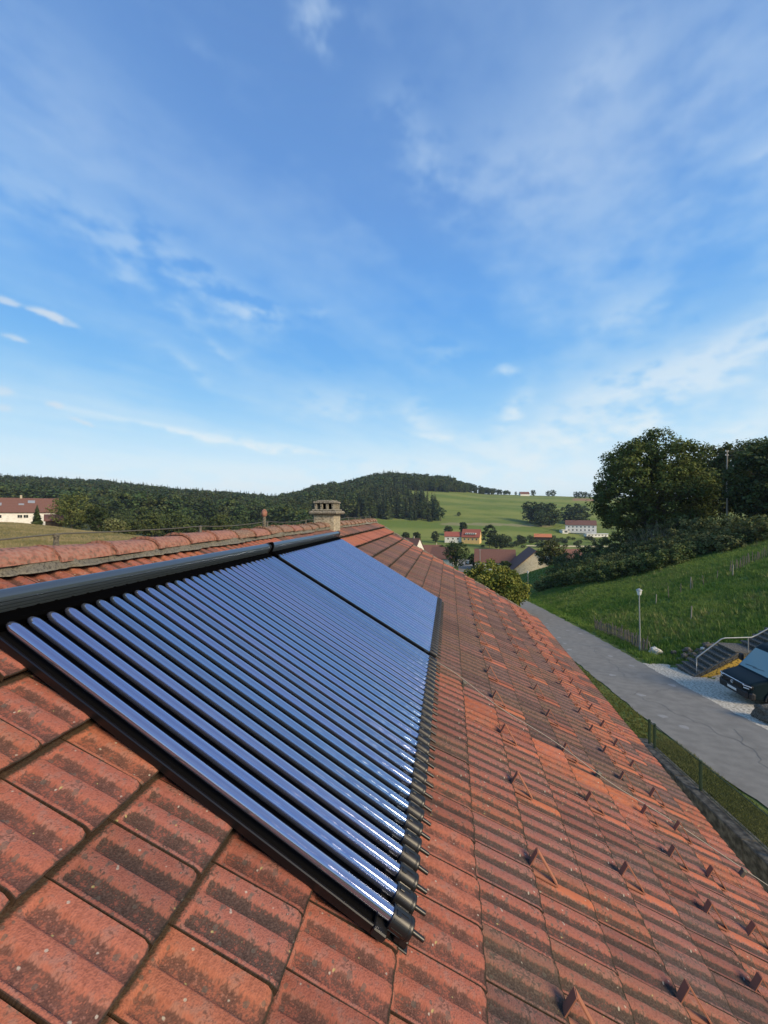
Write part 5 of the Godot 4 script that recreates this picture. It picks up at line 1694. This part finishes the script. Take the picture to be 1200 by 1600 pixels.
	for i in 46:
		var u := r.randf_range(95, 470)
		var d := r.randf_range(128, 215)
		single(ks, "edge_tree", "green tree in the loose belt between the pasture and the wooded ridge", at_px(u, d), r.randf_range(6.0, 12.0), "tree belt below the wooded ridge", 1.15)
	var cf := MB.new()
	var rr := RandomNumberGenerator.new(); rr.seed = 5
	conifer_into(cf, rr, Color(0.035, 0.055, 0.018), Color(0.065, 0.085, 0.028), 22, 15, 0.26)
	single(cf.commit(null, true), "garden_spruce", "dark spruce in front of the long white farm wall", at_px(58, 108), 6.2, "", 1.0)

func grass_patch(called: String, label: String, n: int, sd: int, area: Callable, h0: float, h1: float, ca: Color, cb: Color) -> void:
	var r := RandomNumberGenerator.new(); r.seed = sd
	var mb := MB.new()
	for k in 7:
		var a := r.randf() * TAU
		var b := Vector3(cos(a), 0, sin(a)) * r.randf_range(0.0, 0.35)
		var side := Vector3(-sin(a), 0, cos(a)) * 0.06
		var tip := b * 1.6 + Vector3(r.randf_range(-0.3, 0.3), r.randf_range(0.6, 1.0), r.randf_range(-0.3, 0.3))
		var v := r.randf_range(0.8, 1.2)
		mb.col = Color(v, v, v)
		mb.tri(b - side, b + side, tip)
	var mesh := mb.commit(null, true)
	var pl := []
	var tries := 0
	while pl.size() < n and tries < n * 6:
		tries += 1
		var p = area.call(r)
		if p == null: continue
		var h := r.randf_range(h0, h1)
		var w := h * r.randf_range(0.8, 1.5)
		pl.append([Transform3D(Basis(Vector3.UP, r.randf() * TAU) * Basis.from_scale(Vector3(w, h, w)), p), ca.lerp(cb, clampf(0.5 + 0.9 * nz.get_noise_2d(p.x * 3.0, p.z * 3.0) + 0.8 * nz.get_noise_2d(p.x * 17.0, p.z * 17.0) + r.randf_range(-0.4, 0.4), 0, 1))])
	wood(called, label, mesh, pl)

func build_grass() -> void:
	grass_patch("meadow_grass", "lush green grass on the bank across the lane", 70000, 61, func(r: RandomNumberGenerator):
		var d := sqrt(r.randf_range(18.0 * 18.0, 105.0 * 105.0)) if r.randf() < 0.5 else r.randf_range(18.0, 60.0)
		var u := r.randf_range(800, 1300)
		var p := at_px(u, d)
		if p.x < 10.35 + 0.30 * r.randf() + 0.25 * smoothstep(22, 30, -p.z) or (p.x < 18.2 and -p.z < 23.0 and -p.z > 12.0): return null
		return p
		, 0.12, 0.38, Color(0.090, 0.190, 0.034), Color(0.205, 0.285, 0.068))
	grass_patch("meadow_weeds", "tall pale grass and weeds scattered over the bank", 2400, 64, func(r: RandomNumberGenerator):
		var d := r.randf_range(19.0, 75.0)
		var u := r.randf_range(820, 1290)
		var p := at_px(u, d)
		if p.x < 11.9 or (p.x < 18.2 and -p.z < 23.0 and -p.z > 12.0) or nz.get_noise_2d(p.x * 5.0, p.z * 5.0) < 0.04: return null
		return p
		, 0.2, 0.5, Color(0.11, 0.19, 0.05), Color(0.25, 0.26, 0.10))
	grass_patch("verge_grass", "short mown grass strip between the wall and the lane", 14000, 62, func(r: RandomNumberGenerator):
		var t: float = 6.0 + 30.0 * r.randf() * r.randf()
		var x: float = r.randf_range(6.0, 6.8) if t < 13.2 else r.randf_range(4.4, 6.7)
		return gr(x, t)
		, 0.05, 0.13, Color(0.125, 0.145, 0.040), Color(0.20, 0.20, 0.070))
	grass_patch("pasture_grass", "dry tufted grass on the pasture beyond the ridge", 60000, 63, func(r: RandomNumberGenerator):
		var d := r.randf_range(22.0, 118.0)
		var u := r.randf_range(-120, 420)
		var p := at_px(u, d)
		if p.x > -9.0: return null
		return p
		, 0.10, 0.34, Color(0.185, 0.172, 0.072), Color(0.35, 0.285, 0.155))

# ---------------------------------------------------------------- village
# o: l (along the ridge), w, eave height, pitch, wall, roof, windows [[side, along, up, w, h], ...]; sides: 0 front (+z), 1 right gable (+x), 2 left gable (-x)
func build_cottage(called: String, label: String, at: Vector3, turn: float, o: Dictionary, category := "house", group := "") -> Node3D:
	var h := thing(called, label, category, at, turn, group)
	var L: float = o.l
	var W: float = o.w
	var E: float = o.e
	var R: float = E + W * 0.5 * tan(o.pitch)
	var mb := MB.new()
	var poly := [Vector3(L * 0.5, -1.5, W * 0.5), Vector3(L * 0.5, -1.5, -W * 0.5), Vector3(L * 0.5, E, -W * 0.5), Vector3(L * 0.5, R, 0), Vector3(L * 0.5, E, W * 0.5)]
	mb.prism(poly, Vector3(-L, 0, 0))
	put(mb.commit(), o.wall, "wall", h)
	var ov := 0.45
	var sl := (W * 0.5 + ov) / cos(o.pitch)
	for sg in [1.0, -1.0]:
		mb = MB.new()
		var x := Vector3(1, 0, 0)
		var z := Vector3(0, -sin(o.pitch), sg * cos(o.pitch))
		var y := Vector3(0, cos(o.pitch), sg * sin(o.pitch))
		if sg < 0: x = -x
		mb.box(Vector3(0, R + 0.10, 0) + z * sl * 0.5, Vector3(L + 2 * o.get("verge", 0.35), 0.16, sl), Basis(x, y, z), 0.02)
		# battens of tile courses standing proud
		var s := 0.5
		while s < sl and o.get("courses", true):
			mb.box(Vector3(0, R + 0.10, 0) + z * s + y * 0.085, Vector3(L + 2 * o.get("verge", 0.35) - 0.02, 0.03, 0.06), Basis(x, y, z))
			s += 0.7
		put(mb.commit(), o.roof, "roof_slope", h)
	if o.has("chimney"):
		mb = MB.new()
		mb.box(Vector3(o.chimney * L, R + 0.35, 0), Vector3(0.5, 1.3, 0.5), Basis.IDENTITY, 0.03)
		put(mb.commit(), M.chimney_render, "chimney", h)
	for q in o.get("windows", []):
		var c := Vector3.ZERO
		var b := Basis.IDENTITY
		if q[0] == 0: c = Vector3(q[1], q[2], W * 0.5)
		elif q[0] == 1: c = Vector3(L * 0.5, q[2], -q[1]); b = Basis(Vector3.UP, PI / 2)
		else: c = Vector3(-L * 0.5, q[2], q[1]); b = Basis(Vector3.UP, -PI / 2)
		mb = MB.new()
		mb.box(c + b * Vector3(0, 0, 0.015), Vector3(q[3], q[4], 0.03), b)
		var p := put(mb.commit(), M.glass_pane, "window", h)
		mb = MB.new()
		for e in [-1.0, 1.0]:
			mb.box(c + b * Vector3(e * (q[3] * 0.5 + 0.03), 0, 0.03), Vector3(0.08, q[4] + 0.14, 0.07), b)
			mb.box(c + b * Vector3(0, e * (q[4] * 0.5 + 0.03), 0.03), Vector3(q[3] - 0.03, 0.08, 0.066), b)
		mb.box(c + b * Vector3(0, 0, 0.035), Vector3(0.06, q[4], 0.03), b)
		put(mb.commit(), M.window_frame, "frame", p)
	for q in o.get("skylights", []):
		mb = MB.new()
		var z := Vector3(0, -sin(o.pitch), cos(o.pitch))
		var y := Vector3(0, cos(o.pitch), sin(o.pitch))
		mb.box(Vector3(q[0], R + 0.10, 0) + z * q[1] + y * 0.13, Vector3(q[2], 0.06, q[3]), Basis(Vector3(1, 0, 0), y, z), 0.01)
		put(mb.commit(), M.galvanised, "skylight", h)
	return h

func row_w(side: int, n: int, span: float, up: float, w: float, hh: float) -> Array:
	var out := []
	for k in n: out.append([side, (float(k) / maxi(n - 1, 1) - 0.5) * span, up, w, hh])
	return out

func build_village() -> void:
	# facing the lens is a turn of YAW
	var F0 := YAW
	build_cottage("white_farmhouse", "long low white farmhouse with dark red roof and skylights beyond the pasture", at_px(14, 116), F0 + 0.70, {"l": 22.0, "w": 9.0, "e": 3.3, "pitch": 0.72, "wall": M.plaster_white, "roof": M.roof_brown, "chimney": 0.12, "windows": [[0, -9.0, 1.9, 1.3, 0.9], [0, -2.0, 1.9, 1.5, 0.85], [0, 2.6, 1.9, 1.0, 0.85], [0, 3.9, 1.9, 1.0, 0.85], [0, 9.2, 1.9, 1.2, 0.85]], "skylights": [[-2.0, 3.0, 1.2, 1.2], [2.8, 3.0, 1.2, 0.7], [5.0, 1.8, 1.6, 1.2]]})
	build_cottage("timber_shed", "dark timber shed against the end of the white farmhouse", at_px(84, 113), F0 + 0.70, {"l": 3.6, "w": 6.0, "e": 2.2, "pitch": 0.5, "wall": M.dark_wood, "roof": M.roof_brown, "courses": false}, "shed")
	build_cottage("gabled_house", "small house with a white gable and long dark roof below the pasture", at_px(262, 150) - Vector3(0, 3.2, 0), F0 - 0.75, {"l": 12.0, "w": 6.5, "e": 4.0, "pitch": 0.72, "wall": M.plaster_white, "roof": M.roof_brown, "windows": [[1, -0.9, 6.3, 0.7, 0.9], [1, 0.9, 6.3, 0.7, 0.9]]})
	# valley floor
	var lw := build_cottage("long_white_house", "long three-storey white house with a red-brown roof across the valley", at_px(907, 345), F0 - 0.40, {"l": 24.0, "w": 10.0, "e": 7.6, "pitch": 0.66, "wall": M.plaster_white, "roof": M.roof_brown, "windows": row_w(0, 7, 19.0, 6.0, 1.0, 1.3) + row_w(0, 7, 19.0, 3.2, 1.0, 1.4)})
	var mb := MB.new()
	mb.box(Vector3(-1, 0.9, 5.9), Vector3(19.0, 0.25, 1.7), Basis.IDENTITY, 0.03)
	mb.box(Vector3(-1, 1.75, 6.7), Vector3(19.0, 1.0, 0.06))
	put(mb.commit(), M.window_frame, "balcony", lw)
	build_cottage("flat_annex", "low white annex at the end of the long white house", at_px(881, 344), F0, {"l": 5.0, "w": 6.0, "e": 2.6, "pitch": 0.06, "wall": M.plaster_white, "roof": M.plaster_white, "courses": false, "windows": [[0, 0.5, 1.2, 2.6, 1.4]]})
	build_cottage("low_white_hall", "low flat white hall in front of the long white house", at_px(931, 330), F0, {"l": 18.0, "w": 5.0, "e": 2.6, "pitch": 0.04, "wall": M.plaster_white, "roof": M.plaster_white, "courses": false, "windows": row_w(0, 6, 14.0, 1.5, 1.2, 0.8)})
	build_cottage("orange_barn", "small open barn with a bright orange roof in the valley", at_px(848, 312), F0 - 0.35, {"l": 12.5, "w": 8.0, "e": 2.2, "pitch": 0.5, "wall": M.dark_wood, "roof": M.roof_orange}, "barn")
	var yh := build_cottage("yellow_house", "yellow house with a steep red roof and a white dormer band", at_px(737, 285), F0 - 0.40, {"l": 12.5, "w": 9.0, "e": 4.8, "pitch": 0.86, "wall": M.plaster_yellow, "roof": M.roof_red, "windows": row_w(0, 4, 8.5, 3.0, 1.0, 1.2) + row_w(1, 2, 3.0, 6.6, 0.9, 1.1)})
	mb = MB.new()
	mb.box(Vector3(0, 7.0, 3.2), Vector3(7.5, 1.0, 2.0), Basis.IDENTITY, 0.05)
	var dm := put(mb.commit(), M.plaster_white, "dormer", yh)
	for e in 5:
		mb = MB.new()
		mb.box(Vector3(-2.8 + 1.4 * e, 7.05, 4.22), Vector3(0.8, 0.6, 0.04))
		put(mb.commit(), M.glass_pane, "window", dm)
	build_cottage("pale_house", "white house with a light red roof next to the yellow house", at_px(708, 290), F0 - 0.20, {"l": 12.0, "w": 8.0, "e": 4.6, "pitch": 0.66, "wall": M.plaster_white, "roof": M.roof_red, "windows": row_w(0, 3, 7.0, 2.9, 1.0, 1.2)})
	build_cottage("brown_barn", "barn with a broad brown roof and white wall below the bright bush", at_px(773, 150), F0 - 0.26, {"l": 14.5, "w": 10.0, "e": 3.4, "pitch": 0.70, "wall": M.plaster_white, "roof": M.roof_brown, "windows": row_w(0, 4, 9.0, 1.9, 1.1, 1.2)}, "barn")
	build_cottage("beige_gable_house", "big beige gable end with a dark overhanging roof beside the meadow", at_px(832, 135), F0 + 1.35, {"l": 16.0, "w": 14.5, "e": 2.2, "pitch": 0.72, "wall": M.plaster_beige, "roof": M.roof_brown, "verge": 0.6, "windows": [[2, 3.2, 1.0, 0.8, 1.9]]})
	build_cottage("red_brown_barn", "red-brown barn roof half hidden by the olive green tree", at_px(882, 150), F0 + 0.25, {"l": 13.0, "w": 9.0, "e": 3.0, "pitch": 0.72, "wall": M.plaster_beige, "roof": M.roof_brown}, "barn")
	build_cottage("brick_shed", "low brick-coloured shed in front of the red-brown barn", at_px(888, 132), F0 + 0.25, {"l": 6.5, "w": 5.0, "e": 2.0, "pitch": 0.6, "wall": M.roof_red, "roof": M.roof_red}, "shed")
	# roofs just past the verge
	build_cottage("white_verge_house", "house whose white roof edge shows just below the tiled verge", at_px(694, 165), F0 - 0.45, {"l": 10.0, "w": 9.0, "e": 3.4, "pitch": 0.75, "wall": M.plaster_white, "roof": M.roof_brown, "verge": 0.3, "windows": [[1, 0.0, 3.0, 1.0, 1.1]]})
	build_cottage("little_gable_house", "small white gable with a brown roof seen over the far verge", at_px(641, 190), F0 - 0.7, {"l": 11.0, "w": 8.0, "e": 5.0, "pitch": 0.95, "wall": M.plaster_white, "roof": M.roof_brown, "chimney": 0.2})
	build_cottage("brown_roof_house", "house with a plain brown roof among the village trees", at_px(671, 200), F0, {"l": 12.0, "w": 8.0, "e": 4.0, "pitch": 0.75, "wall": M.plaster_beige, "roof": M.roof_brown, "chimney": 0.3})
	build_cottage("crest_farmhouse", "tiny white farmhouse on the crest of the hill meadow", at_px(819, 690), F0, {"l": 16.0, "w": 9.0, "e": 3.0, "pitch": 0.7, "wall": M.plaster_white, "roof": M.roof_brown})
	# far valley road embankment
	mb = MB.new()
	mb.box(Vector3(0, 0.3, 0), Vector3(62.0, 1.0, 0.6), Basis.IDENTITY, 0.1)
	var em := put(mb.commit(), M.plaster_beige, "road_barrier")
	em.position = at_px(895, 270); em.rotation.y = F0 - 0.12
	tag(em, "pale roadside barrier below the long white house", "barrier")
	# village street and its two cars
	var l := []
	var r := []
	for k in 12:
		var d := 140.0 + k * 7.0
		var a := at_px(716 + 0.0 * k, d); var b := at_px(752, d)
		l.append(Vector2(a.x, -a.z)); r.append(Vector2(b.x, -b.z))
	struct(sheet(l, r, 0.06, 8), M.asphalt, "village_street")
	car("dark hatchback parked on the village street", at_px(731, 172), F0 + 1.2, M.car_dark)
	car("white hatchback parked beside the brown barn", at_px(744, 174), F0 + 1.4, M.car_white)

func car(label: String, at: Vector3, turn: float, m: Material) -> void:
	var o := thing("parked_car", label, "car", at + Vector3(0, 0.06, 0), turn, "cars on the village street")
	var mb := MB.new()
	var rows := []
	for s in [[2.05, 0.35, 0.62, 0.70, 0.66], [1.95, 0.28, 0.74, 0.82, 0.78], [1.0, 0.25, 0.92, 0.86, 0.82], [-1.6, 0.25, 0.95, 0.86, 0.82], [-2.0, 0.3, 0.85, 0.80, 0.76]]: rows.append(van_ring(s[0], s[1], s[2], s[3], s[4], 0.12))
	rows.reverse()
	mb.grid(rows, true)
	put(mb.commit(), m, "body", o)
	mb = MB.new()
	rows = []
	for s in [[1.0, 0.85, 0.92, 0.78, 0.74], [0.3, 0.85, 1.42, 0.78, 0.60], [-1.2, 0.85, 1.46, 0.78, 0.60], [-1.85, 0.85, 0.95, 0.76, 0.70]]: rows.append(van_ring(s[0], s[1], s[2], s[3], s[4], 0.1))
	rows.reverse()
	mb.grid(rows, true)
	put(mb.commit(), M.windscreen, "cabin", o)
	mb = MB.new()
	mb.box(Vector3(-0.45, 1.46, 0), Vector3(1.5, 0.04, 1.15), Basis.IDENTITY, 0.015)
	put(mb.commit(), m, "car_roof", o)
	for x in [1.25, -1.25]:
		for z in [0.78, -0.78]:
			mb = MB.new()
			mb.tube([Vector3(x, 0.31, z - 0.1), Vector3(x, 0.31, z + 0.1)], [0.31, 0.31], 12)
			put(mb.commit(), M.tyre, "wheel", o)

func build_poles() -> void:
	var a := at_px(1136, 59)
	var top := 12.0 + 0.0
	top = 96.0 / F * 59.0 - a.y
	var o := thing("utility_pole", "wooden utility pole with insulators rising beside the trees on the bank", "pole", a)
	var mb := MB.new()
	mb.tube([Vector3(0, -0.3, 0), Vector3(0, top, 0)], [0.13, 0.09], 8)
	put(mb.commit(), M.timber_pale, "shaft", o)
	for q in [0.15, 0.75]:
		mb = MB.new()
		mb.box(Vector3(0, top - q, 0), Vector3(0.9, 0.08, 0.08), Basis(Vector3.UP, 0.6), 0.01)
		var arm := put(mb.commit(), M.galvanised, "cross_arm", o)
		for e in [-0.36, 0.36]:
			mb = MB.new()
			var p := Vector3(0, top - q, 0) + Basis(Vector3.UP, 0.6) * Vector3(e, 0.04, 0)
			mb.tube([p, p + Vector3(0, 0.10, 0), p + Vector3(0, 0.16, 0)], [0.03, 0.045, 0.025], 8)
			put(mb.commit(), M.lamp_white, "insulator", arm)
	var b := at_px(750, 145)
	var tb := (800.0 - 858.0) / F * 145.0 - b.y
	var o2 := thing("village_pole", "thin pale pole at the corner of the brown barn", "pole", b)
	mb = MB.new()
	mb.tube([Vector3(0, -0.2, 0), Vector3(0, tb, 0)], [0.14, 0.09], 8)
	put(mb.commit(), M.lamp_grey, "shaft", o2)
	mb = MB.new()
	mb.box(Vector3(0, tb - 0.3, 0), Vector3(1.0, 0.08, 0.08), Basis(Vector3.UP, 0.4))
	put(mb.commit(), M.galvanised, "cross_arm", o2)
	var A := a + Vector3(0, top - 0.15, 0)
	var B := b + Vector3(0, tb - 0.2, 0)
	cable("overhead_wire", "overhead wire sagging from the utility pole down to the village", A, B, 2.2, 0.026)
	cable("overhead_wire", "upper overhead wire leaving the utility pole up the bank", A, a + Vector3(32, top + 2.6, 18), 0.6, 0.022)
	cable("overhead_wire", "lower overhead wire leaving the utility pole up the bank", A - Vector3(0, 0.6, 0), a + Vector3(32, top + 0.6, 18), 0.7, 0.022)

func cable(called: String, label: String, a: Vector3, b: Vector3, sag: float, rad: float) -> void:
	var mb := MB.new()
	var p := []
	var r := []
	for k in 33:
		var f := k / 32.0
		p.append(a.lerp(b, f) - Vector3(0, sag * 4.0 * f * (1.0 - f), 0) - a); r.append(rad)
	mb.tube(p, r, 5)
	var o := put(mb.commit(), M.wire, called)
	o.position = a
	tag(o, label, "wire")

# ---------------------------------------------------------------- build
func _ready() -> void:
	rng.seed = 4242
	nz.seed = 17; nz.frequency = 0.02; nz.fractal_octaves = 4
	setup_view()
	print("sky")
	setup_materials()
	print("materials")
	build_ground()
	build_lane()
	print("ground")
	plan_guards()
	build_house()
	build_collector(1.292, 30, "near evacuated tube collector whose lowest corner stands on a black mounting foot", true)
	build_collector(3.792, 30, "far evacuated tube collector on the chimney end of the roof", false)
	build_conductor()
	print("house")
	build_bank_things()
	build_village()
	build_poles()
	print("village")
	build_trees()
	build_forests()
	build_grass()
	print("plants")
